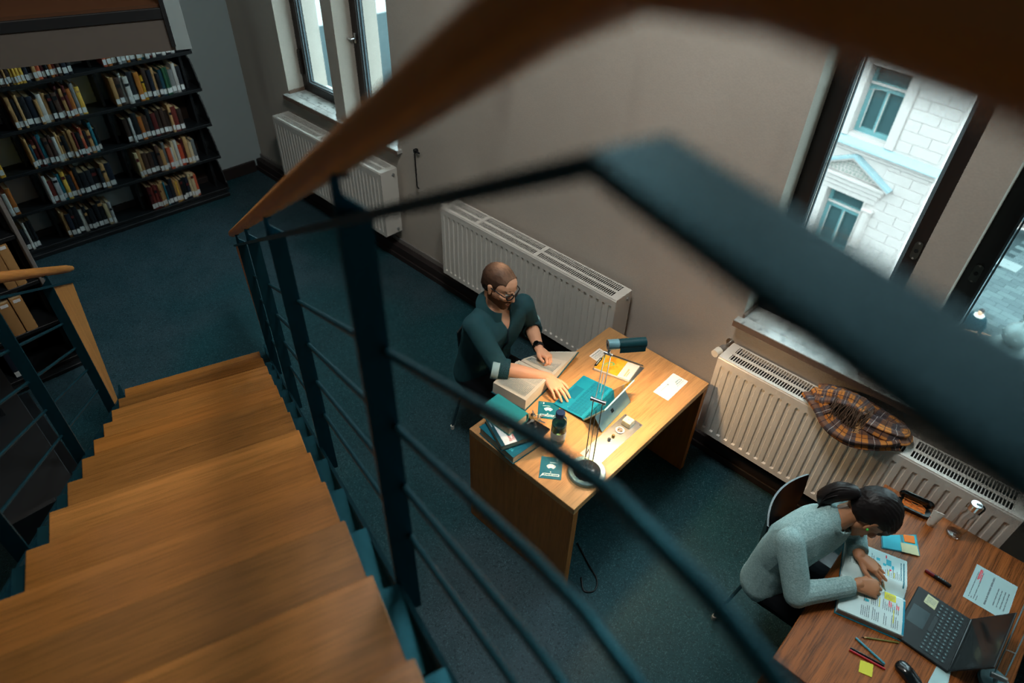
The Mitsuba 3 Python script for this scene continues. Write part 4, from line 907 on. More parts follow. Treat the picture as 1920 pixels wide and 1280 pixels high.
def head(c, fwd, up, w=1.0, jaw=1.0):
    """a head with brow, nose, lips, ears; local x forward, y left, z up; about 0.235 tall."""
    M = frame(c, fwd, z=up)
    ms = [m3.Manifold.hull_points(np.vstack([sph((-.018, 0, .028), (.094, .076 * w, .090)), sph((.030, 0, .030), (.066, .066 * w, .070)), sph((-.050, 0, -.01), (.055, .055, .06))])),
          m3.Manifold.hull_points(np.vstack([sph((.028, 0, -.005), (.066, .064 * w, .05)), sph((.058, .0, -.072), (.030, .034 * jaw, .022)), sph((.072, 0, -.096), (.018, .020 * jaw, .014)), sph((.0, .047 * w, -.055), (.022, .014, .024)), sph((.0, -.047 * w, -.055), (.022, .014, .024))])),
          blob(((.094, 0, .012), .008), ((.113, 0, -.028), .0105), ((.096, .013, -.033), .008), ((.096, -.013, -.033), .008), ((.086, 0, -.03), .012)),
          blob(((.080, .034, .022), .012), ((.088, .010, .020), .010)), blob(((.080, -.034, .022), .012), ((.088, -.010, .020), .010)),
          blob(((.070, .038, -.022), .018), ((.060, .046, -.018), .016)), blob(((.070, -.038, -.022), .018), ((.060, -.046, -.018), .016)),
          blob(((.088, .016, -.064), .007), ((.094, 0, -.062), .009), ((.088, -.016, -.064), .007))]
    for s in (1, -1):
        ms.append(m3.Manifold.hull_points(np.vstack([sph((-.008, s * .076 * w, .008), (.014, .006, .016)), sph((-.012, s * .086 * w, .014), (.010, .004, .012)), sph((.0, s * .074 * w, -.028), (.008, .006, .010))])))
    t = fine(union(ms), .006, 6); v, f = xf(t, M)
    return man((v, f)), M
def eyes(pk, M):
    for s in (1, -1):
        part(pk, 'eye', xf(ball((.077, s * .031, .004), .0125, 14), M), 'eye_white', smooth=True, label='eye'); part(pk, 'iris', xf(ball((.0855, s * .031, .001), .0056, 10), M), 'iris', smooth=True)
        part(pk, 'eyebrow', xf(hull(ball((.090, s * .014, .026), .0035, 6), ball((.088, s * .034, .031), .0032, 6), ball((.076, s * .048, .026), .0025, 6)), M), pk_hair[pk], smooth=True)
    part(pk, 'lips', xf(join(hull(ball((.0945, .018, -.0655), .0025, 6), ball((.1015, 0, -.0625), .0042, 8), ball((.0945, -.018, -.0655), .0025, 6)), hull(ball((.0935, .015, -.069), .0028, 6), ball((.099, 0, -.070), .0048, 8), ball((.0935, -.015, -.069), .0028, 6))), M), 'lip', smooth=True)
pk_hair = {}
def wrinkle(t, amp, scale, seed, stretch=(1, 1, 1)):
    t = trimesh.Trimesh(*arr(t), process=False); n = t.vertex_normals
    h = meshkit.fbm(np.asarray(t.vertices) * scale * np.asarray(stretch), 3, seed) - .5
    t.vertices = np.asarray(t.vertices) + n * (h * 2 * amp)[:, None]
    return t

# --- the man
k = thing('person', 'man with short hair, glasses and a dark dotted shirt reading at the light oak desk', 'person'); pk_hair[k] = 'hair_brown'
SR, SL, ER, EL, WR, WL = V(4.535, -1.125, 1.03), V(4.590, -.795, 1.03), V(4.735, -1.125, .845), V(4.575, -.705, .835), V(4.945, -.958, .808), V(4.765, -.835, .832)
PV0, MID, CH, NK = V(4.42, -.96, .555), V(4.455, -.96, .74), V(4.525, -.962, .93), V(4.535, -.955, 1.075)
HR, HL, KR, KL, AR, AL = V(4.46, -1.055, .535), V(4.46, -.865, .535), V(4.86, -1.09, .545), V(4.87, -.80, .545), V(4.80, -1.09, .09), V(4.86, -.79, .09)
HC = V(4.545, -.945, 1.222); HF, HU = V(.945, .10, -.27), V(.20, .20, .96)
hd, HM = head(HC, HF, HU, 1.02, 1.1)
tors = lambda g: [m3.Manifold.hull_points(np.vstack([sph(PV0 + V(0, .085, 0), (.11 + g, .10 + g, .10 + g)), sph(PV0 + V(0, -.085, 0), (.11 + g, .10 + g, .10 + g)), sph(MID + V(0, .06, 0), .105 + g), sph(MID + V(0, -.06, 0), .105 + g)])),
    m3.Manifold.hull_points(np.vstack([sph(MID + V(0, .06, 0), .105 + g), sph(MID + V(0, -.06, 0), .105 + g), sph(CH + V(0, .09, 0), .108 + g), sph(CH + V(0, -.09, 0), .108 + g)])),
    m3.Manifold.hull_points(np.vstack([sph(CH + V(0, .09, 0), .108 + g), sph(CH + V(0, -.09, 0), .108 + g), sph(SR + V(-.015, .05, -.02), .062 + g), sph(SL + V(-.015, -.05, -.02), .062 + g), sph(NK + V(-.02, 0, -.03), .07 + g)]))]
arms = lambda g: [bone(SR, .058 + g, ER, .043 + g), bone(SL, .058 + g, EL, .043 + g)]
fore = lambda g: [bone(ER, .043 + g, ER * .6 + WR * .4, .041 + g), bone(ER * .6 + WR * .4, .041 + g, WR, .027 + g), bone(EL, .043 + g, EL * .6 + WL * .4, .041 + g), bone(EL * .6 + WL * .4, .041 + g, WL, .027 + g)]
legs = lambda g: [bone(HR, .088 + g, KR, .06 + g), bone(HL, .088 + g, KL, .06 + g), bone(KR, .058 + g, KR * .65 + AR * .35, .058 + g), bone(KR * .65 + AR * .35, .058 + g, AR, .04 + g), bone(KL, .058 + g, KL * .65 + AL * .35, .058 + g), bone(KL * .65 + AL * .35, .058 + g, AL, .04 + g)]
neck = [bone(NK + V(-.01, 0, -.05), .064, HC + HF * -.035 + V(0, 0, -.06), .056)]
body = man(fine(union(tors(-.004) + arms(-.002) + fore(0) + legs(-.004) + neck), .016, 10))
hr = hand(WR, V(5.085, -.985, .785) - WR, V(.08, .1, 1), 1, 1.04, (.22, .20, .22, .26), .09, .25, .9)
hl = hand(WL, V(.9, -.05, -.10), V(-.1, .45, .85), -1, 1.0, (.95, 1.05, 1.1, 1.2), .02, .15, .7)
body = union([body, hd, hr, hl])
part(k, 'body', body, 'skin', smooth=60); eyes(k, HM)
# shirt with rolled sleeves, open collar
def dots(p, n, uv):
    q = p * 190.0; ax, ay, az = dr.abs(n.x), dr.abs(n.y), dr.abs(n.z); zm = az > dr.maximum(ax, ay); xm = ax > ay
    u = dr.select(zm, q.x, dr.select(xm, q.y, q.x)); v = dr.select(zm, q.y, q.z); u, v = (u + v) * .707, (u - v) * .707
    u = u - dr.floor(u) - .5; v = v - dr.floor(v) - .5; d = dr.sqrt(u * u + v * v)
    b = mix(C3(*srgb('#0e2028')), C3(*srgb('#122c34')), fbm(p.x * 9, p.y * 9, p.z * 9, 2))
    return mix(b, C3(*srgb('#4f8d96')), smoothstep(.30, .17, d) * .85)
mat('shirt_dots', '#12242c', .75, tex=proc(dots), spec=.2)
mat('shirt_plain', '#12222a', .75, spec=.2); mat('cuff_pale', '#9db8bc', .8, spec=.2)
def cutarm(a, ra, b, rb, end):
    d = (b - a) / np.linalg.norm(b - a); m = bone(a, ra, b + d * .08, rb)
    return m.trim_by_plane((-d).tolist(), float(-(end @ d)))
cr = ER + (WR - ER) * .12; cl = EL + (WL - EL) * .24
sl = [bone(SR, .066, ER, .058), bone(SL, .066, EL, .058), cutarm(ER, .058, WR, .056, cr), cutarm(EL, .058, WL, .056, cl)]
sh = union(tors(.010) + sl).trim_by_plane((0, 0, 1), .50)
nk = bone(NK + V(.015, 0, -.06), .062, HC + V(-.01, 0, -.03), .075)
sh = sh - nk - m3.Manifold.hull_points(np.vstack([sph(NK + V(.06, .0, -.02), .036), sph(NK + V(.10, -.004, -.10), .008), sph(NK + V(.13, 0, .0), .04)]))
sh = wrinkle(fine(sh, .011, 7), .008, 9.0, 4, (1, 1, .55))
part(k, 'shirt', sh, 'shirt_dots', smooth=50, label='dark blue shirt with small pale dots')
for e, w_, dd in ((cr, WR, ER), (cl, WL, EL)):
    d = (w_ - dd) / np.linalg.norm(w_ - dd); Mc = frame(e - d * .006, np.cross(d, [.3, .2, 1]), z=d)
    part(k, 'cuff', xf(lathe([(.050, -.030), (.059, -.030), (.061, -.026), (.060, .022), (.056, .026), (.048, .024)], 28), Mc), 'shirt_dots', smooth=40)
    part(k, 'cuff_lining', xf(lathe([(.0600, -.064), (.0635, -.062), (.0628, -.026), (.059, -.026)], 28, Mc) if False else lathe([(.0620, -.070), (.0660, -.068), (.0650, -.030), (.060, -.030)], 28), Mc), 'cuff_pale', smooth=40, label='pale turned-back sleeve lining')
cm = NK + V(.004, 0, .022)
CM = frame(cm, V(1, 0, -.55), z=V(.45, 0, 1))
col = []
A = np.linspace(.42, 2 * np.pi - .42, 30)
for j, (r, z) in enumerate(((.066, -.035), (.071, .020), (.075, .024), (.088, .000), (.108, -.036))):
    col.append([(r * math.cos(t) * 1.02 + (.014 if j > 2 else 0) * (abs(t - math.pi) > 2.3), r * math.sin(t) * 1.05, z - (.022 * (abs(t - math.pi) / 2.7) ** 4 if j > 2 else 0)) for t in A])
cv_ = np.array(col).reshape(-1, 3); n_ = len(A); cf = [(i * n_ + j, i * n_ + j + 1, (i + 1) * n_ + j + 1, (i + 1) * n_ + j) for i in range(4) for j in range(n_ - 1)]
part(k, 'collar', xf((cv_, np.array(cf)), CM), 'shirt_dots', smooth=40)
fr = CH + V(.108 + .016, -.012, 0)
part(k, 'placket', tube(smoothpath([NK + V(.105, -.012, -.10), CH + V(.124, -.012, -.03), MID + V(.142, -.006, .06), MID + V(.124, 0, -.06)], 5), .006, 8), 'shirt_plain', smooth=True)
tr = union([m3.Manifold.hull_points(np.vstack([sph(PV0 + V(0, .085, -.01), (.115, .105, .085)), sph(PV0 + V(0, -.085, -.01), (.115, .105, .085)), sph(HR, .095), sph(HL, .095)]))] + legs(.006)).trim_by_plane((0, 0, 1), .06)
part(k, 'trousers', wrinkle(fine(tr, .018, 8), .006, 10, 2), 'trousers', smooth=50)
for a in (AR, AL): part(k, 'shoe', hull(ball(a + V(.01, 0, -.045), (.055, .043, .045), 12), ball(a + V(.16, 0, -.06), (.06, .045, .03), 12)), 'black_soft', smooth=40)
# short hair: a cap thinned at the crown and temples, and the beard
def hair_cap(M, keep, grow, n=(40, 64)):
    """shell over the skull where keep(dir) > 0."""
    th = np.linspace(0.02, 2.55, n[0]); ph = np.linspace(0, 2 * np.pi, n[1], endpoint=False); V_, ok = [], []
    for a in th:
        for b in ph:
            d = V(math.sin(a) * math.cos(b), math.sin(a) * math.sin(b), math.cos(a)); V_.append(d)
    return np.array(V_), n
skull = m3.Manifold.hull_points(np.vstack([sph((-.018, 0, .028), (.098, .0805, .094)), sph((.030, 0, .030), (.070, .070, .072)), sph((-.050, 0, -.01), (.060, .060, .064))]))
cap = skull.refine_to_length(.0045)
cap = cap - m3.Manifold.hull_points(np.vstack([sph((.105, 0, .050), (.064, .074, .052)), sph((.12, 0, -.06), (.06, .1, .07)), sph((.080, 0, .066), (.034, .058, .030))]))      # forehead and face
for s in (1, -1):
    cap = cap - m3.Manifold.hull_points(np.vstack([sph((.060, s * .072, .030), (.036, .03, .034)), sph((.06, s * .08, -.05), (.047, .04, .06))])) - m3.Manifold.hull_points(np.vstack([sph((-.006, s * .082, -.002), (.017, .03, .025)), sph((-.0, s * .08, -.06), (.05, .04, .035))]))
cap = cap.trim_by_plane((-.0, 0, 1), -.060)
v_, f_ = arr(cap); d_ = v_ - V(-.018, 0, .03); crown = np.exp(-(((v_[:, 0] + .030) / .045) ** 2 + (v_[:, 1] / .045) ** 2)) * (v_[:, 2] > .05)
front = np.clip((v_[:, 0] - .0) / .07, 0, 1) * np.clip((v_[:, 2] - .045) / .05, 0, 1)
nz = meshkit.fbm(v_ * np.array([60, 220, 120]), 2, 5); thin = np.clip(.72 * crown + .35 * front, 0, .9) * np.clip(.45 + .9 * nz, 0, 1)
col_ = np.array(srgb('#38241a'))[None] * (1 - thin[:, None]) * (.7 + .6 * nz[:, None]) + np.array(srgb('#cf9a78'))[None] * thin[:, None]
scene['hair_short'] = {'type': 'twosided', 'bsdf': {'type': 'principled', 'base_color': {'type': 'mesh_attribute', 'name': 'vertex_color'}, 'roughness': .6, 'specular': .3}}
put(fresh(k + '__hair'), mikit.ply(xf((v_, f_), HM), smooth=True, color=col_), 'hair_short'); labels[k + '__hair'] = {'label': 'short brown hair thinning at the crown'}
jawm = m3.Manifold.hull_points(np.vstack([sph((.028, 0, -.03), (.062, .066, .03)), sph((.060, .0, -.074), (.034, .041, .026)), sph((.076, 0, -.099), (.020, .027, .0175)), sph((.0, .051, -.050), (.022, .017, .03)), sph((.0, -.051, -.050), (.022, .017, .03))]))
jawm = jawm.refine_to_length(.008) - m3.Manifold.hull_points(np.vstack([sph((.105, 0, -.01), (.05, .056, .040)), sph((.05, .09, .0), (.06, .03, .042)), sph((.05, -.09, 0), (.06, .03, .042)), sph((.03, 0, .03), (.07, .1, .04))])) - blob(((.105, .014, -.066), .009), ((.112, 0, -.064), .012), ((.105, -.014, -.066), .009))
part(k, 'beard', xf(fine(jawm, .007, 3), HM), 'beard_brown', smooth=60, label='short brown beard')
part(k, 'moustache', xf(hull(ball((.099, .018, -.054), .005, 8), ball((.1065, 0, -.049), .0055, 8), ball((.099, -.018, -.054), .005, 8)), HM), 'beard_brown', smooth=True)
g = []
for s in (1, -1):
    pts = [(.1085 - .010 * (abs(q[0]) / .03) ** 2 * 0 - .012 * ((s * .031 + q[0]) / .055) ** 2, s * .031 + q[0], .0 + q[1]) for q in [(.024 * math.cos(t) * (1.0 + .04 * math.cos(4 * t)), .018 * math.sin(t)) for t in np.linspace(0, 2 * np.pi, 25)]]
    g.append(tube(pts, .0034, 8, False)); g.append(tube(smoothpath([(.098, s * .056, .006), (.085, s * .0745, .010), (.02, s * .083, .012), (-.012, s * .0835, .008), (-.03, s * .082, -.012)], 5), .0028, 8))
g.append(tube([(.108, .008, .006), (.112, 0, .008), (.108, -.008, .006)], .002, 8))
part(k, 'glasses_frame', xf(join(*g), HM), 'black_soft', smooth=50, label='dark glasses')
wd = (WL - EL) / np.linalg.norm(WL - EL); WM = frame(WL - wd * .012, np.cross(wd, [.2, .4, 1]), z=wd)
part(k, 'watch_strap', xf(lathe([(.0305, -.012), (.033, -.012), (.033, .012), (.0305, .012), (.0305, -.012)], 28), WM), 'black_soft', smooth=40)
up_ = V(-.25, -.35, .9); up_ = up_ - wd * (up_ @ wd); up_ /= np.linalg.norm(up_)
part(k, 'watch_case', cyl(WL - wd * .012 + up_ * .030, WL - wd * .012 + up_ * .039, .017, 24), 'black_gloss', smooth=30, label='black wristwatch')

# --- the woman
k = thing('person', 'woman with black ponytail and pale teal knitted jumper bent over a textbook', 'person'); pk_hair[k] = 'hair_black'
SR, SL, ER, EL, WR, WL = V(6.395, -1.105, .955), V(6.500, -.800, .955), V(6.515, -1.185, .792), V(6.575, -.735, .80), V(6.680, -.972, .805), V(6.628, -.838, .812)
PV0, MID, CH, NK = V(6.37, -.96, .545), V(6.375, -.965, .72), V(6.425, -.955, .87), V(6.485, -.885, .985)
HR, HL, KR, KL, AR, AL = V(6.42, -1.05, .53), V(6.42, -.87, .53), V(6.81, -1.08, .535), V(6.81, -.84, .535), V(6.74, -1.08, .09), V(6.74, -.84, .09)
HC = V(6.578, -.778, 1.000); HF, HU = V(.60, .16, -.78), V(.68, .46, .60)
hd, HM = head(HC, HF, HU, .96, .9)
F_ = V(.95, -.28, 0)
tors = lambda g: [m3.Manifold.hull_points(np.vstack([sph(PV0 + V(0, .08, 0), .098 + g), sph(PV0 + V(0, -.08, 0), .098 + g), sph(MID + V(0, .05, 0), .092 + g), sph(MID + V(0, -.05, 0), .092 + g)])),
    m3.Manifold.hull_points(np.vstack([sph(MID + V(0, .05, 0), .092 + g), sph(MID + V(0, -.05, 0), .092 + g), sph(CH + V(.02, .07, 0), .095 + g), sph(CH + V(-.02, -.07, 0), .095 + g)])),
    m3.Manifold.hull_points(np.vstack([sph(CH + V(.02, .07, 0), .095 + g), sph(CH + V(-.02, -.07, 0), .095 + g), sph(SR + V(.01, .05, -.01), .055 + g), sph(SL + V(-.01, -.05, -.01), .055 + g), sph(NK + V(-.03, -.03, -.02), .058 + g)]))]
arms = lambda g: [bone(SR, .050 + g, ER, .038 + g), bone(SL, .050 + g, EL, .038 + g)]
fore = lambda g: [bone(ER, .038 + g, WR, .023 + g), bone(EL, .038 + g, WL, .023 + g)]
legs = lambda g: [bone(HR, .082 + g, KR, .055 + g), bone(HL, .082 + g, KL, .055 + g), bone(KR, .052 + g, AR, .036 + g), bone(KL, .052 + g, AL, .036 + g)]
neck = [bone(NK + V(-.02, -.03, -.02), .052, HC - HF * .03 - HU * .06, .047)]
body = man(fine(union(tors(-.006) + arms(-.004) + fore(0) + legs(-.004) + neck), .016, 10))
hr = hand(WR, V(6.745, -.925, .795) - WR, V(-.15, -.35, .9), 1, .92, (.75, .85, .95, 1.05), .02, .7, .5)
hl = hand(WL, V(6.750, -.832, .788) - WL, V(.35, .25, .9), -1, .92, (.28, .22, .20, .25), .07, .2, .9)
part(k, 'body', union([body, hd, hr, hl]), 'skin_w', smooth=60); eyes(k, HM)
def knit(p, n, uv): return noise(p.x * 260, p.y * 260, p.z * 330) * .6 + .4 * noise(p.x * 90, p.y * 90, p.z * 110)
def knit_col(p, n, uv): return mix(C3(*srgb('#6a8788')), C3(*srgb('#a3c0c0')), dr.clip(noise(p.x * 230, p.y * 230, p.z * 300) * .8 + fbm(p.x * 12, p.y * 12, p.z * 12, 2) * .3, 0, 1))
mat('jumper', '#8ab0b2', .95, tex=proc(knit_col), spec=.1, bump=knit, bscale=.0025, beps=.0008, sheen=.3)
d1, d2 = (WR - ER), (WL - EL)
sl = [bone(SR, .060, ER, .052), bone(SL, .060, EL, .052), cutarm(ER, .050, WR, .037, ER + d1 * .90), cutarm(EL, .050, WL, .037, EL + d2 * .86)]
sh = union(tors(.012) + sl).trim_by_plane((0, 0, 1), .49) - bone(NK + V(-.005, -.01, -.02), .05, HC, .066)
part(k, 'jumper', wrinkle(fine(sh, .011, 7), .009, 8.0, 9, (1, 1, .6)), 'jumper', smooth=50, label='pale teal knitted jumper')
CM = frame(NK + V(-.004, -.008, -.004), V(.8, -.2, -.6), z=V(.45, .42, .8))
part(k, 'neckband', xf(lathe([(.056, -.02), (.068, -.018), (.070, .0), (.064, .016), (.056, .014)], 32), CM), 'jumper', smooth=50)
tr = union([m3.Manifold.hull_points(np.vstack([sph(PV0 + V(0, .08, -.02), (.103, .1, .08)), sph(PV0 + V(0, -.08, -.02), (.103, .1, .08)), sph(HR, .09), sph(HL, .09)]))] + legs(.006)).trim_by_plane((0, 0, 1), .06)
part(k, 'trousers', wrinkle(fine(tr, .018, 8), .005, 10, 5), 'jeans', smooth=50)
for a in (AR, AL): part(k, 'shoe', hull(ball(a + V(.01, 0, -.05), (.048, .038, .04), 12), ball(a + V(.14, 0, -.064), (.055, .04, .026), 12)), 'black_soft', smooth=40)
# hair combed back into a ponytail
cap = m3.Manifold.hull_points(np.vstack([sph((-.018, 0, .032), (.108, .086, .103)), sph((.030, 0, .036), (.077, .075, .080)), sph((-.056, 0, .0), (.062, .062, .07))])).refine_to_length(.007)
cap = cap - m3.Manifold.hull_points(np.vstack([sph((.125, 0, .03), (.066, .072, .068)), sph((.13, 0, -.07), (.06, .1, .08))]))
for s in (1, -1): cap = cap - m3.Manifold.hull_points(np.vstack([sph((.072, s * .085, .0), (.05, .035, .05)), sph((-.002, s * .084, -.010), (.016, .03, .020)), sph((.0, s * .075, -.07), (.055, .04, .05))]))
cap = cap - m3.Manifold.hull_points(np.vstack([sph((-.05, 0, -.085), (.05, .09, .04)), sph((-.11, 0, -.08), (.03, .06, .04))]))
t = trimesh.Trimesh(*arr(cap), process=True); n_ = np.array(t.vertex_normals); vv = np.array(t.vertices); ang = np.arctan2(vv[:, 1], vv[:, 2] + .02)
t.vertices = vv + n_ * (.0016 * np.sin(ang * 60 + 3 * meshkit.noise(vv * 20)) )[:, None]
part(k, 'hair', xf(t, HM), 'hair_black', smooth=60, label='black hair combed back')
TI = V(-.116, 0, -.012)
part(k, 'hair_tie', xf(ring(TI, .0165, .0065, (-.9, 0, -.1)), HM), 'black_soft', smooth=True)
tie = (HM @ np.append(TI, 1))[:3]
rr_ = random.Random(5); strands = []
path0 = [tie - V(.0, 0, 0), tie + V(-.020, -.012, .012), tie + V(-.062, -.036, -.004), tie + V(-.090, -.060, -.040), tie + V(-.092, -.075, -.085)]
core = smoothpath(path0, 6); part(k, 'ponytail', tube(core, np.interp(np.linspace(0, 1, len(core)), [0, .15, .45, .8, 1], [.018, .030, .042, .036, .012]), 20), 'hair_black', smooth=True)
for i in range(110):
    a = rr_.uniform(0, 2 * math.pi); q = math.sqrt(rr_.random()); o = [V(0, math.cos(a), math.sin(a)) * q * w_ for w_ in (.014, .032, .046, .046, .038 + .014 * rr_.random())]
    ln = rr_.uniform(.85, 1.12); pts = [p_ + oo for p_, oo in zip(path0, o)]; pts[-1] = pts[-2] + (pts[-1] - pts[-2]) * ln
    strands.append(tube(smoothpath(pts, 3), [.0028] * 12 + [.0012], 4))
part(k, 'ponytail_strands', join(*strands), 'hair_black', smooth=True, kind='stuff')
mat('ear_green', '#49c94a', .4)
part(k, 'earring', xf(ball((.0, -.0835, -.022), .0055, 10), HM), 'ear_green', smooth=True, label='small green earring')
pd = V(6.762, -.905, .778)
solo('pen', 'slim pen in the woman\'s writing hand', 'pen', tube([pd + V(.012, .016, -.006), pd + V(-.01, -.018, .05), pd + V(-.022, -.035, .095)], [.002, .0038, .0036], 10), 'black_plastic', smooth=50)

# --- passer-by in the street
k = thing('person', 'passer-by in dark coat and white scarf on the street paving outside', 'person'); pk_hair[k] = 'hair_black'
P0 = V(6.20, 19.95, GZ + .004); S_ = 1.0
f_ = V(-.3, -.95, 0); f_ /= np.linalg.norm(f_); l_ = np.cross([0, 0, 1.0], f_); Q = lambda a, b, c: P0 + f_ * a + l_ * b + V(0, 0, c)
hd, HM = head(Q(.05, 0, 1.60), f_ + V(0, 0, -.25), V(0, 0, 1) + f_ * .2)
b = union([blob((Q(0, .1, .95), .12), (Q(0, -.1, .95), .12), (Q(0, .13, 1.35), .1), (Q(0, -.13, 1.35), .1), (Q(0, 0, 1.42), .08)), bone(Q(0, 0, 1.4), .055, Q(.02, 0, 1.56), .05), bone(Q(0, .09, .9), .09, Q(.12, .09, .5), .06), bone(Q(.12, .09, .5), .058, Q(.0 + .1, .09, .08), .04), bone(Q(0, -.09, .9), .09, Q(-.02, -.09, .5), .06), bone(Q(-.02, -.09, .5), .058, Q(-.16, -.09, .1), .04),
           bone(Q(0, .2, 1.38), .055, Q(-.05, .27, 1.12), .045), bone(Q(-.05, .27, 1.12), .045, Q(.06, .28, .88), .03), bone(Q(0, -.2, 1.38), .055, Q(-.02, -.27, 1.12), .045), bone(Q(-.02, -.27, 1.12), .045, Q(.12, -.25, .9), .03)])
h1 = hand(Q(.06, .28, .88), V(.1, 0, -1), l_, 1, .95, (.4, .45, .5, .5)); h2 = hand(Q(.12, -.25, .9), f_ * .4 + V(0, 0, -.9), -l_, -1, .95, (.4, .45, .5, .5))
part(k, 'body', union([man(fine(b, .02, 8)), hd, h1, h2]), 'skin', smooth=60)
mat('coat', '#16343c', .8, spec=.2); mat('scarf_white', '#d9d2c8', .9); mat('denim_blue', '#2c6f86', .85)
c_ = union([blob((Q(0, .12, .82), .15), (Q(0, -.12, .82), .15), (Q(0, .12, 1.0), .13), (Q(0, -.12, 1.0), .13)), blob((Q(0, .12, 1.0), .13), (Q(0, -.12, 1.0), .13), (Q(0, .14, 1.36), .12), (Q(0, -.14, 1.36), .12)), bone(Q(0, .2, 1.38), .075, Q(-.05, .28, 1.12), .065), bone(Q(-.05, .28, 1.12), .065, Q(.05, .285, .92), .055), bone(Q(0, -.2, 1.38), .075, Q(-.02, -.28, 1.12), .065), bone(Q(-.02, -.28, 1.12), .065, Q(.11, -.255, .94), .055)]).trim_by_plane((0, 0, 1), float(GZ + .76))
part(k, 'coat', wrinkle(fine(c_, .022, 8), .01, 8, 3), 'coat', smooth=50); part(k, 'scarf', xf(ring((0, 0, 0), .105, .055, (0, 0, 1)), frame(Q(.03, 0, 1.45), f_, z=V(0, 0, 1) + f_ * .2)), 'scarf_white', smooth=True)
part(k, 'trousers', fine(union([bone(Q(0, .09, .9), .095, Q(.12, .09, .5), .068), bone(Q(.12, .09, .5), .066, Q(.1, .09, .1), .055), bone(Q(0, -.09, .9), .095, Q(-.02, -.09, .5), .068), bone(Q(-.02, -.09, .5), .066, Q(-.16, -.09, .12), .055)]), .02, 6), 'denim_blue', smooth=50)
part(k, 'hair', xf(man(fine(m3.Manifold.hull_points(np.vstack([sph((-.02, 0, .035), (.102, .085, .098)), sph((-.05, 0, 0), (.06, .07, .07))]) ) - blob(((.13, 0, .0), .075)), .012, 3)), HM), 'hair_black', smooth=60)
for a, h_ in ((Q(.1, .09, .04), 0), (Q(-.16, -.09, .06), 0)): part(k, 'shoe', hull(ball(a, (.05, .05, .045), 10), ball(a + f_ * .14 + V(0, 0, -.015), .035, 10)), 'black_soft', smooth=40)
# ---------------------------------------------------------------- on the woman's desk
k = thing('textbook', 'large open textbook with highlighted pages in front of the woman', 'book')
G0 = np.array([6.608, -.930]); e_ = np.array([.957, .29]); e_ /= np.linalg.norm(e_); n2_ = np.array([e_[1], -e_[0]]); BL = .248
TBM = np.eye(4); TBM[:3, 0] = (*e_, 0); TBM[:3, 1] = (*(-n2_), 0); TBM[:3, 3] = (*G0, DZ)      # x along the spine, y towards the wall page
def zlow(y): u = -y / .185; return .008 + .026 * min(1, (u / .12)) ** .5 if u < .12 else .034 - .004 * max(0, (u - .7) / .3)
def zup(y): u = y / .185; return .010 + .034 * math.sin(min(1, u / .28) * math.pi / 2) - .014 * max(0, (u - .28) / .72)
def block(fz, sgn):
    ys = np.linspace(.0, .185, 18); top = [(sgn * y, fz(sgn * y)) for y in ys]; pts = top + [(sgn * .188, .004), (0, .004)]
    YZ = np.array([[0, 0, 1, 0], [1, 0, 0, 0], [0, 1, 0, 0], [0, 0, 0, 1.0]])
    return xf(xf(poly(pts, BL), YZ), TBM)
mat('page_cool', '#c6dcdc', .75, spec=.2); mat('page_edge_w', '#8f8a84', .85, spec=.15)
part(k, 'page_block', block(zlow, -1), 'page_cool', smooth=30, label='near pages'); part(k, 'page_block', block(zup, 1), 'page_cool', smooth=30, label='far pages curling up from the gutter')
part(k, 'page_edges', xf(box(.001, BL - .001, -.1892, -.1885, .005, .0285), TBM), 'page_edge_w'); 
part(k, 'cover', xf(join(box(-.004, BL + .008, -.194, -.004, .0005, .0038, .001), box(-.004, BL + .008, -.002, .194, .0005, .0038, .001)), TBM), 'teal_mid')
def page(rects, name, mt, lab=None, th=.0006, kind=None):
    out = []
    for x0, y0, x1, y1 in rects:
        for j in range(max(1, int(abs(y1 - y0) / .012) + 1)):
            m_ = max(1, int(abs(y1 - y0) / .012) + 1); a = y0 + (y1 - y0) * j / m_; b = y0 + (y1 - y0) * (j + 1) / m_; fz = zup if a >= 0 else zlow
            v = np.array([(x, y, fz(y) + th) for x in (x0, x1) for y in (a, b)]); out.append((v, np.array([[0, 2, 3], [0, 3, 1]])))
    part(k, name, xf(join(*out), TBM), mt, label=lab, kind=kind)
r_ = random.Random(11); ln = []
for c in range(3):                                    # columns of print run along y (the spine is to the reader's side)
    for i in range(20):
        x = .085 + i * .0072
        for y0, y1 in ((-.172, -.115), (-.105, -.05)):
            if r_.random() < .8 and c == 0: ln.append((x, y0, x + .0028, y1 - r_.random() * .02))
for i in range(26):
    x = .02 + i * .0078
    for y0, y1 in ((.055, .105), (.115, .168)):
        if not (.06 < x < .10 and y0 > .1) and not (.12 < x < .20 and y0 > .1) and r_.random() < .75: ln.append((x, y0, x + .0026, y1 - r_.random() * .025))
page(ln, 'print', 'ink_grey', kind='stuff')
page([(.232, .03, .238, .165), (.222, .06, .226, .16)], 'colour_bar', 'teal_mid'); page([(.240, -.184, .2478, -.006)], 'page_margin', 'teal_bright')
for rc in [(.165, .118, .185, .150), (.152, .108, .164, .122), (.187, .105, .196, .125), (.125, .125, .140, .14), (.095, -.10, .112, -.088), (.10, -.075, .108, -.06)]: page([rc], 'diagram', 'note_cyan', None, .0009)
page([(.162, .155, .167, .172), (.178, .092, .186, .100)], 'red_mark', 'ink_pink', None, .0009); page([(.186, -.082, .190, -.055), (.193, -.082, .197, -.058), (.215, -.082, .219, -.062), (.222, -.082, .226, -.064)], 'red_underline', 'ink_pink', 'red underlining', .0009)
page([(.15, -.10, .153, -.06), (.205, -.15, .208, -.09), (.172, .06, .175, .09), (.195, .058, .198, .088)], 'highlight', 'note_yellow', None, .0009)
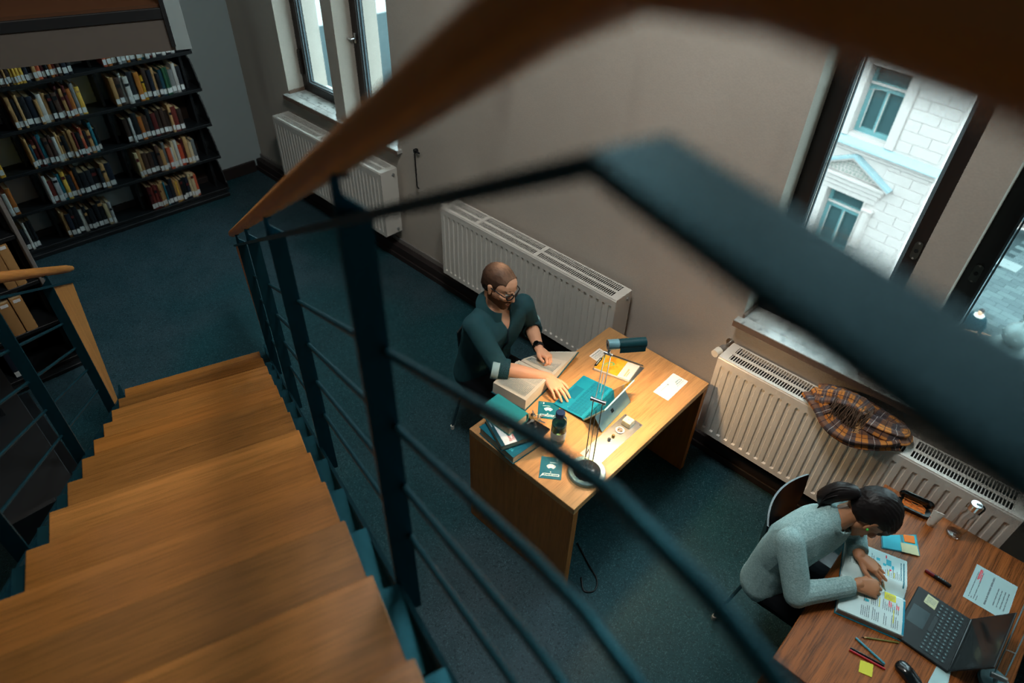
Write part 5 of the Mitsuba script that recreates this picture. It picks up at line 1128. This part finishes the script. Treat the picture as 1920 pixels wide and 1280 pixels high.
page([(.168, -.052, .212, -.012)], 'sticky_note', 'note_yellow', 'yellow sticky note across the gutter', .0014); page([(.175 + i * .006, -.046 + .0 * i, .1765 + i * .006, -.018) for i in range(6)], 'sticky_writing', 'ink_grey', None, .0019)
part(k, 'index_tab', xf(box(.135, .165, .183, .191, .022, .0226), TBM), 'note_orange', label='pale orange index tab'); part(k, 'index_tab', xf(box(.17, .232, .183, .1925, .021, .0216), TBM), 'ink_pink', label='pink index tab'); part(k, 'index_tab', xf(box(.03, .045, .165, .184, .0318, .0324), TBM), 'note_yellow', label='yellow page marker')
# sticky note set
q4 = [(6.658, -.604), (6.780, -.483), (6.825, -.585), (6.686, -.665)]; q4 = [(6.660, -.602), (6.776, -.482), (6.826, -.586), (6.688, -.668)]
k = thing('sticky_note_folder', 'open pale blue folder of sticky notes beside the open textbook', 'note pad'); q = quadmap(q4)
part(k, 'cover', card(q4, .003, DZ + .0002), 'teal_mid'); part(k, 'notes', card([q(.03, .04), q(.52, .04), q(.55, .96), q(.03, .96)], .003, DZ + .0033), 'note_cyan', label='large cyan notes'); part(k, 'notes', card([q(.60, .04), q(.97, .04), q(.97, .96), q(.60, .96)], .0015, DZ + .0033), 'note_cyan')
part(k, 'notes', card([(6.732, -.531), (6.770, -.504), (6.788, -.541), (6.750, -.563)], .004, DZ + .0049), 'note_orange', label='small orange notes'); part(k, 'notes', card([(6.738, -.582), (6.798, -.548), (6.823, -.594), (6.760, -.626)], .004, DZ + .0049), 'note_beige', label='beige notes')
# marker, pens, pencil
def stick(name, label, a, b, r, body, capm, split, cat='pen', tip=None):
    k = thing(name, label, cat); a, b = np.array([*a, DZ + r], float), np.array([*b, DZ + r], float); m = a + (b - a) * split; d = (b - a) / np.linalg.norm(b - a)
    part(k, 'barrel', tube([m, b - d * r * .8, b], [r * .95, r * .95, r * .55], 14), body, smooth=40); part(k, 'cap', tube([a, a + d * r * .6, m], [r * .7, r, r], 14), capm, smooth=40)
    if tip: part(k, 'tip', tube([a - d * .008, a], [.0008, r * .7], 10), tip, smooth=40)
    return k
k = stick('marker', 'fat black marker with a dark red cap by the sticky notes', (6.866, -.647), (6.972, -.652), .009, 'black_plastic', 'red_dark', .34); mat('red_dark', '#6d1218', .4)
part(k, 'lettering', join(*[box(6.915 + i * .009, 6.920 + i * .009, -.6525, -.6465, DZ + .0178, DZ + .0182) for i in range(4)]), 'ink_grey')
stick('pen', 'pale blue ballpoint pen lying across the ends of two pens', (6.766, -1.159), (6.890, -1.182), .0048, 'pen_blue', 'pen_blue', .35)
stick('pen', 'red pen lying against the black pen at the desk front', (6.768, -1.2245), (6.899, -1.2005), .0045, 'red_plastic', 'red_plastic', .25)
stick('pen', 'black pen lying between the red and blue pens', (6.768, -1.2140), (6.890, -1.1905), .0045, 'black_plastic', 'black_plastic', .3)
stick('pencil', 'olive green pencil lying by the bottom of the textbook', (6.790, -1.133), (6.900, -1.055), .0037, 'pencil_paint', 'pencil_wood', .06, 'pencil', 'ink'); mat('pencil_wood', '#c79a68', .6)
solo('sticky_note', 'small square yellow sticky note at the desk front below the red pen', 'sticky note', card([(6.815, -1.231), (6.859, -1.214), (6.873, -1.266), (6.828, -1.281)], .003, DZ + .0002), 'note_yellow')
mm = man(fine(m3.Manifold.hull_points(np.vstack([sph((-.035, 0, .012), (.022, .029, .016)), sph((.028, 0, .010), (.024, .029, .014)), sph((-.01, 0, .02), (.03, .026, .015))])).trim_by_plane((0, 0, 1), .001), .006, 3))
MMx = rotz(-.42, (6.972, -1.163, DZ))
k = thing('computer_mouse', 'black computer mouse at the front of the brown desk', 'mouse'); part(k, 'shell', xf(mm, MMx), 'black_mouse', smooth=50); part(k, 'wheel', xf(cyl((-.03, -.003, .026), (-.03, .003, .026), .006, 14), MMx), 'black_plastic'); mat('black_mouse', '#0b1013', .22, spec=.6)
# laptop
k = thing('laptop', 'black laptop with its screen leaning far back in front of the textbook', 'laptop')
LM = rotz(-.015, (6.868, -.8955, DZ + .0006)); 
part(k, 'base', xf(box(0, .212, -.147, .147, 0, .013, .003), LM), 'laptop_black'); mat('laptop_black', '#101619', .5, spec=.4); mat('laptop_pad', '#1a3238', .35)
part(k, 'touchpad', xf(box(.014, .08, -.045, .05, .013, .0134), LM), 'laptop_pad')
for r in range(5):
    row = []
    for c in range(14):
        y0 = .128 - c * .0185
        if r == 0 and 4 <= c <= 8:
            if c == 4: row.append((y0 - 4 * .0185 - .0155, y0))
            continue
        row.append((y0 - .0158, y0))
    for a, b in row: part(k, 'key', xf(box(.094 + r * .0195, .1105 + r * .0195, a, b, .0128, .0150, .0009), LM), 'laptop_key')
mat('laptop_key', '#1b282c', .45); mat('key_ink', '#7fa9ae', .7)
part(k, 'key_letters', join(*[xf(box(.100 + r * .0195, .104 + r * .0195, .118 - c * .0185, .1215 - c * .0185, .0150, .0153), LM) for r in range(5) for c in range(14) if not (r == 0 and 4 <= c <= 8)]), 'key_ink', kind='stuff')
sd_ = V(.075, -.0, .155); sd_ = V(.100, .085, .13) if False else V(.082, .0, .165); SLn = .190; sd_ /= np.linalg.norm(sd_)
SM = np.eye(4); SM[:3, 0] = sd_; SM[:3, 1] = (.015, 1, 0); SM[:3, 2] = np.cross(SM[:3, 0], SM[:3, 1]); SM[:3, 3] = V(7.078, -.8955, DZ + .012)
zz = 1 if SM[0, 2] < 0 else -1
part(k, 'screen_lid', xf(box(0, SLn, -.147, .147, -.003, .003, .0015), SM), 'laptop_black'); part(k, 'screen', xf(box(.012, SLn - .008, -.138, .138, zz * .0032 - .0003, zz * .0032 + .0003), SM), 'screen_grey'); mat('screen_grey', '#191d1e', .12, spec=.6)
part(k, 'hinge', cyl(V(7.078, -1.035, DZ + .012), V(7.078, -.755, DZ + .012), .006, 12), 'black_plastic')
k = thing('sticky_note', 'pale sticky note with handwriting stuck on the black laptop', 'sticky note'); c4 = [(6.912, -.762), (6.955, -.766), (6.955, -.819), (6.909, -.812)]; q = quadmap(c4)
part(k, 'note', card(c4, .0006, DZ + .0145), 'note_beige'); part(k, 'writing', marks(q, DZ + .0151, textlines(.12, .9, .15, .9, 5, 8, .35), .0003), 'ink_grey')
k = thing('paper_sheet', 'pale sheet with handwriting and a pink heading behind the laptop screen', 'paper'); c4 = [(7.023, -.656), (7.022, -.446), (7.182, -.440), (7.186, -.650)]; q = quadmap(c4)
part(k, 'sheet', card(c4, .0008, DZ + .0002), 'paper_cool'); part(k, 'handwriting', marks(q, DZ + .001, textlines(.08, .85, .08, .30, 4, 21, .35) + textlines(.1, .9, .42, .52, 1, 22, .4) + textlines(.2, .7, .6, .92, 4, 23, .3), .0003), 'ink_grey')
part(k, 'heading', marks(q, DZ + .001, [(.62, .13, .92, .16), (.66, .17, .92, .19), (.58, .20, .80, .22)], .0003), 'ink_pink', label='pink underlined heading')
solo('paper_sheet', 'grey white sheet half under the near corner of the laptop', 'paper', card([(7.04, -1.02), (7.085, -1.02), (7.10, -1.14), (7.035, -1.15)], .0006, DZ + .0001), 'paper_cool')
# glass bottle, cream tube, glasses case
scene['clear_glass'] = {'type': 'dielectric', 'int_ior': 1.45}
BB = (6.897, -.352)
k = thing('glass_bottle', 'clear glass drinking bottle with a steel cap by the radiator', 'bottle')
part(k, 'body', lathe([(0, 0), (.030, 0), (.033, .004), (.033, .150), (.030, .166), (.021, .178), (.020, .190), (.018, .190), (.019, .177), (.028, .164), (.0308, .150), (.0308, .012), (.028, .009), (0, .009)], 36, move(*BB, DZ)), 'clear_glass', smooth=35)
part(k, 'cap', lathe([(0, .188), (.0235, .188), (.024, .191), (.024, .222), (.022, .224), (0, .224)], 32, move(*BB, DZ)), 'chrome', smooth=35, label='steel screw cap'); part(k, 'cap_hole', xf(box(-.002, .020, -.006, .006, .224, .2255, .001), rotz(.2, (*BB, DZ))), 'black_plastic')
part(k, 'cap_loop', tube(smoothpath([V(*BB, DZ) + V(.02, .012, .222), V(*BB, DZ) + V(.034, .01, .21), V(*BB, DZ) + V(.030, .004, .17)], 6), .0035, 8), 'black_plastic', smooth=True)
k = thing('cream_tube', 'white cream tube with a red stripe standing on its cap', 'tube'); a, b = 0, 0
TC = V(6.803, -.375, DZ); tn = V(.78, -.55, 0); tn = V(.82, .15, 0); tn /= np.linalg.norm(tn); tv = np.cross([0, 0, 1.0], tn); rows = []
for z, wx, wy in ((0, .0165, .0165), (.018, .0165, .0165), (.0185, .0185, .0185), (.05, .0205, .0145), (.085, .0235, .006), (.098, .0245, .0016), (.104, .0245, .0014)):
    rows.append([TC + tn * wx * math.cos(t) + tv * wy * math.sin(t) + V(0, -.012, 0) * z / .1 + V(0, 0, z) for t in np.linspace(0, 2 * np.pi, 24, endpoint=False)])
def loft(rows):
    R_, n = len(rows), len(rows[0]); v = np.array(rows).reshape(-1, 3); f = [(i * n + j, i * n + (j + 1) % n, (i + 1) * n + (j + 1) % n, (i + 1) * n + j) for i in range(R_ - 1) for j in range(n)]
    v = np.vstack([v, np.mean(rows[0], 0), np.mean(rows[-1], 0)]); m = len(v); tri = [(a, b, c) for a, b, c, d in f] + [(a, c, d) for a, b, c, d in f] + [(m - 2, (j + 1) % n, j) for j in range(n)] + [(m - 1, (R_ - 1) * n + j, (R_ - 1) * n + (j + 1) % n) for j in range(n)]
    return v, np.array(tri)
part(k, 'cap', loft(rows[:2]), 'white_plastic', smooth=40); part(k, 'tube', loft(rows[2:]), 'paper', smooth=40)
def band(z, h, mt, nm, f0, f1, lab=None):
    pts = []
    for zz_ in (z, z + h):
        u = (zz_ - .0185) / .08; wx = .0185 + .006 * u; wy = .0185 * (1 - u) + .0016 * u
        pts.append([TC + tn * (wx + .0007) * math.cos(t) + tv * (wy + .0012) * math.sin(t) + V(0, -.012, 0) * zz_ / .1 + V(0, 0, zz_) for t in np.linspace(f0, f1, 10)])
    v = np.array(pts).reshape(-1, 3); part(k, nm, (v, np.array([(j, j + 1, 10 + j + 1, 10 + j) for j in range(9)])), mt, smooth=True, label=lab)
band(.052, .004, 'ink_red', 'stripe', math.pi * 1.08, math.pi * 1.75, 'red stripe'); band(.066, .006, 'ink_grey', 'brand_line', math.pi * 1.2, math.pi * 1.8); band(.036, .002, 'ink_grey', 'small_print', math.pi * 1.2, math.pi * 1.7)
k = thing('glasses_case', 'open black glasses case with a pair of glasses beside the woman\'s head', 'glasses case'); GM = rotz(.15, (6.712, -.352, DZ))
part(k, 'lower_shell', xf(man(fine(m3.Manifold.hull_points(np.vstack([sph((-.05, 0, .016), (.028, .03, .016)), sph((.05, 0, .016), (.028, .03, .016))])).trim_by_plane((0, 0, -1), -.022), .007, 2)), GM), 'black_plastic', smooth=50)
part(k, 'upper_shell', xf(man(fine(m3.Manifold.hull_points(np.vstack([sph((-.05, .030, .045), (.026, .010, .026)), sph((.05, .030, .045), (.026, .010, .026))])), .007, 2)), GM), 'black_gloss', smooth=50)
part(k, 'lining', xf(box(-.05, .05, -.018, .018, .0222, .0235, .0004), GM), 'note_orange', label='orange lining')
k = thing('glasses', 'brown glasses lying in the open case', 'glasses'); g = []
for s in (-1, 1): g.append(ring((s * .028, .0, .034), .018, .0022, (0, .3, 1)))
part(k, 'frame', xf(join(*g, tube([(-.01, 0, .036), (0, 0, .038), (.01, 0, .036)], .002, 6), tube([(-.046, 0, .034), (-.05, .01, .04), (.03, .016, .036)], .002, 6)), GM), 'book_o0', smooth=True)
# scarf on the radiator: a crumpled plaid cloth
def plaid(p, n, uv):
    u, v = uv.x * 6.0, uv.y * 2.2; fu, fv = u - dr.floor(u), v - dr.floor(v)
    a = smoothstep(.46, .5, fu) * smoothstep(.98, .94, fu); b = smoothstep(.42, .46, fv) * smoothstep(.96, .92, fv)
    c = mix(C3(*srgb('#b0703a')), C3(*srgb('#5b4640')), a); c = mix(c, C3(*srgb('#3f3c42')), b * .72)
    l = dr.maximum(smoothstep(.025, .012, dr.abs(fu - .22)), smoothstep(.03, .015, dr.abs(fv - .2))); c = mix(c, C3(*srgb('#191a2c')), l * .8)
    w2 = smoothstep(.02, .01, dr.abs(fu - .74)); return mix(c, C3(*srgb('#b9b2ae')), w2 * .6)
mat('plaid', '#8a5a34', .95, tex=proc(plaid), spec=.1, sheen=.4)
def ribbon(path, width, seed, amp, twist):
    """a cloth strip along a path: gathered folds across its width."""
    P = smoothpath(path, 12); n = len(P); m = 30; vs, uv = [], []; t = np.gradient(P, axis=0); t /= np.linalg.norm(t, axis=1)[:, None]
    for i in range(n):
        s = np.cross(t[i], [0, 0, 1.0]); s /= np.linalg.norm(s) + 1e-9; up = np.cross(s, t[i]); a = i / (n - 1)
        for j in range(m):
            b = j / (m - 1) - .5; ph = b * math.pi * 1.05 + twist * a; w_ = width(a) if callable(width) else width
            fold = amp * (math.sin(b * 17 + a * 5 + seed) * .8 + math.sin(b * 37 + a * 9 + seed * 2) * .25) + amp * 1.6 * (meshkit.noise(np.array([[a * 7, b * 4, seed]]))[0] - .5)
            r = w_ * .44 + fold
            vs.append(P[i] + s * math.sin(ph) * r * 1.25 + up * (math.cos(ph) * r * .85 - w_ * .1)); uv.append((a, b + .5))
    f = [(i * m + j, i * m + j + 1, (i + 1) * m + j + 1, (i + 1) * m + j) for i in range(n - 1) for j in range(m - 1)]
    return np.array(vs), np.array(f), np.array(uv)
k = thing('scarf', 'brown and grey plaid scarf with fringe lying crumpled on the near radiator', 'scarf')
RT = RZ1 + .012
pieces = [([V(6.075, -.14, RT + .03), V(6.14, -.20, RT + .035), V(6.22, -.245, RT + .0), V(6.32, -.255, RT - .01), V(6.42, -.22, RT + .02), V(6.49, -.16, RT + .045)], .105, 1, .012, .6),
          ([V(6.08, -.11, RT + .03), V(6.16, -.08, RT + .045), V(6.27, -.065, RT + .05), V(6.38, -.075, RT + .045), V(6.47, -.10, RT + .05), V(6.505, -.15, RT + .055), V(6.44, -.185, RT + .075), V(6.36, -.185, RT + .08)], .085, 4, .010, -.8),
          ([V(6.10, -.16, RT + .05), V(6.19, -.15, RT + .085), V(6.28, -.14, RT + .095), V(6.345, -.155, RT + .085)], .105, 7, .010, .4)]
for path, wd_, sd2, am, tw in pieces:
    v, f, uv = ribbon(path, wd_, sd2, am, tw); f3 = np.vstack([f[:, [0, 1, 2]], f[:, [0, 2, 3]]])
    kk_ = fresh(k + '__fold'); put(kk_, mikit.ply((v, f3), smooth=True, uv=uv), 'plaid')
r_ = random.Random(3); fr = []
for i in range(90):
    x = 6.185 + .17 * (i / 89) + r_.uniform(-.006, .006); y0 = -.165 - r_.uniform(0, .02); z0 = RT + .105 - r_.uniform(0, .02); L_ = r_.uniform(.05, .08)
    fr.append(tube(smoothpath([V(x, y0 + .02, z0 + .006), V(x + .004, y0 - L_ * .3, z0 + .004), V(x + r_.uniform(-.015, .015), y0 - L_ * .75, z0 - .025 - r_.uniform(0, .02)), V(x + r_.uniform(-.02, .02), y0 - L_, z0 - .06 - r_.uniform(0, .03))], 3), .0022, 5))
part(k, 'fringe', join(*fr), 'fringe_brown', smooth=True, kind='stuff'); mat('fringe_brown', '#4f3a2c', .95)
fr = []
for i in range(14):
    z0 = RT + .075 - .004 * i; fr.append(tube(smoothpath([V(6.36, -.20 - .004 * i, z0), V(6.345, -.205 - .004 * i, z0), V(6.325, -.21 - .004 * i + r_.uniform(-.005, .005), z0 - .008)], 3), .002, 5))
part(k, 'fringe', join(*fr), 'tan_fringe', smooth=True, kind='stuff'); mat('tan_fringe', '#b98a5a', .95)
# second desk lamp, mostly beyond the frame
k = thing('desk_lamp', 'rod arm of a second desk lamp at the right edge of the brown desk', 'lamp'); c = V(7.225, -1.02, DZ); e = V(7.19, -.78, .93)
part(k, 'base', lathe([(0, 0), (.06, 0), (.061, .004), (.06, .017), (.057, .02), (0, .02)], 40, move(7.235, -1.17, DZ)), 'pale_blue_metal', smooth=30) if False else None
c = V(7.215, -.955, DZ); e = V(7.172, -.70, 1.03); sd = V(.9, .2, .1); sd /= np.linalg.norm(sd)
part(k, 'base', lathe([(0, 0), (.052, 0), (.053, .004), (.052, .014), (.049, .017), (0, .017)], 40, move(*c)), 'pale_blue_metal', smooth=30)
b = c + V(0, 0, .045); part(k, 'hub', join(cyl(b - sd * .026, b + sd * .026, .011, 14), cyl(c + V(0, 0, .015), b, .008, 12)), 'brushed', smooth=30)
for o in (-.016, .016): part(k, 'lower_rod', cyl(b + sd * o, e + sd * o * 1.2, .0024, 8), 'pale_blue_metal', smooth=True)
part(k, 'cross_bar', cyl(b + (e - b) * .3 - sd * .018, b + (e - b) * .3 + sd * .018, .0025, 8), 'brushed')
# ---------------------------------------------------------------- ceiling lamps of the room
for i, (x, y, z, c, p) in enumerate(CEIL_LAMPS):
    k = thing('ceiling_lamp', ['round ceiling lamp above the desks', 'round ceiling lamp towards the bookcase', 'round ceiling lamp above the stairs'][i], 'lamp')
    part(k, 'housing', lathe([(0, .03), (.47, .03), (.48, 0), (.48, .0), (.47, -.02), (.46, -.02)], 32, move(x, y, z + .06)), 'white_plastic')
    part(k, 'cord', cyl((x, y, z + .09), (x, y, 5.0), .006), 'black_plastic')
    ring_ = np.array([(x, y, z + .04)] + [(x + .45 * math.cos(t), y + .45 * math.sin(t), z + .04) for t in np.arange(32) * math.pi / 16])
    part(k, 'diffuser', (ring_, np.array([(0, (j + 1) % 32 + 1, j + 1) for j in range(32)])), 'white_plastic', emitter={'type': 'area', 'radiance': {'type': 'rgb', 'value': [p * q for q in c]}})
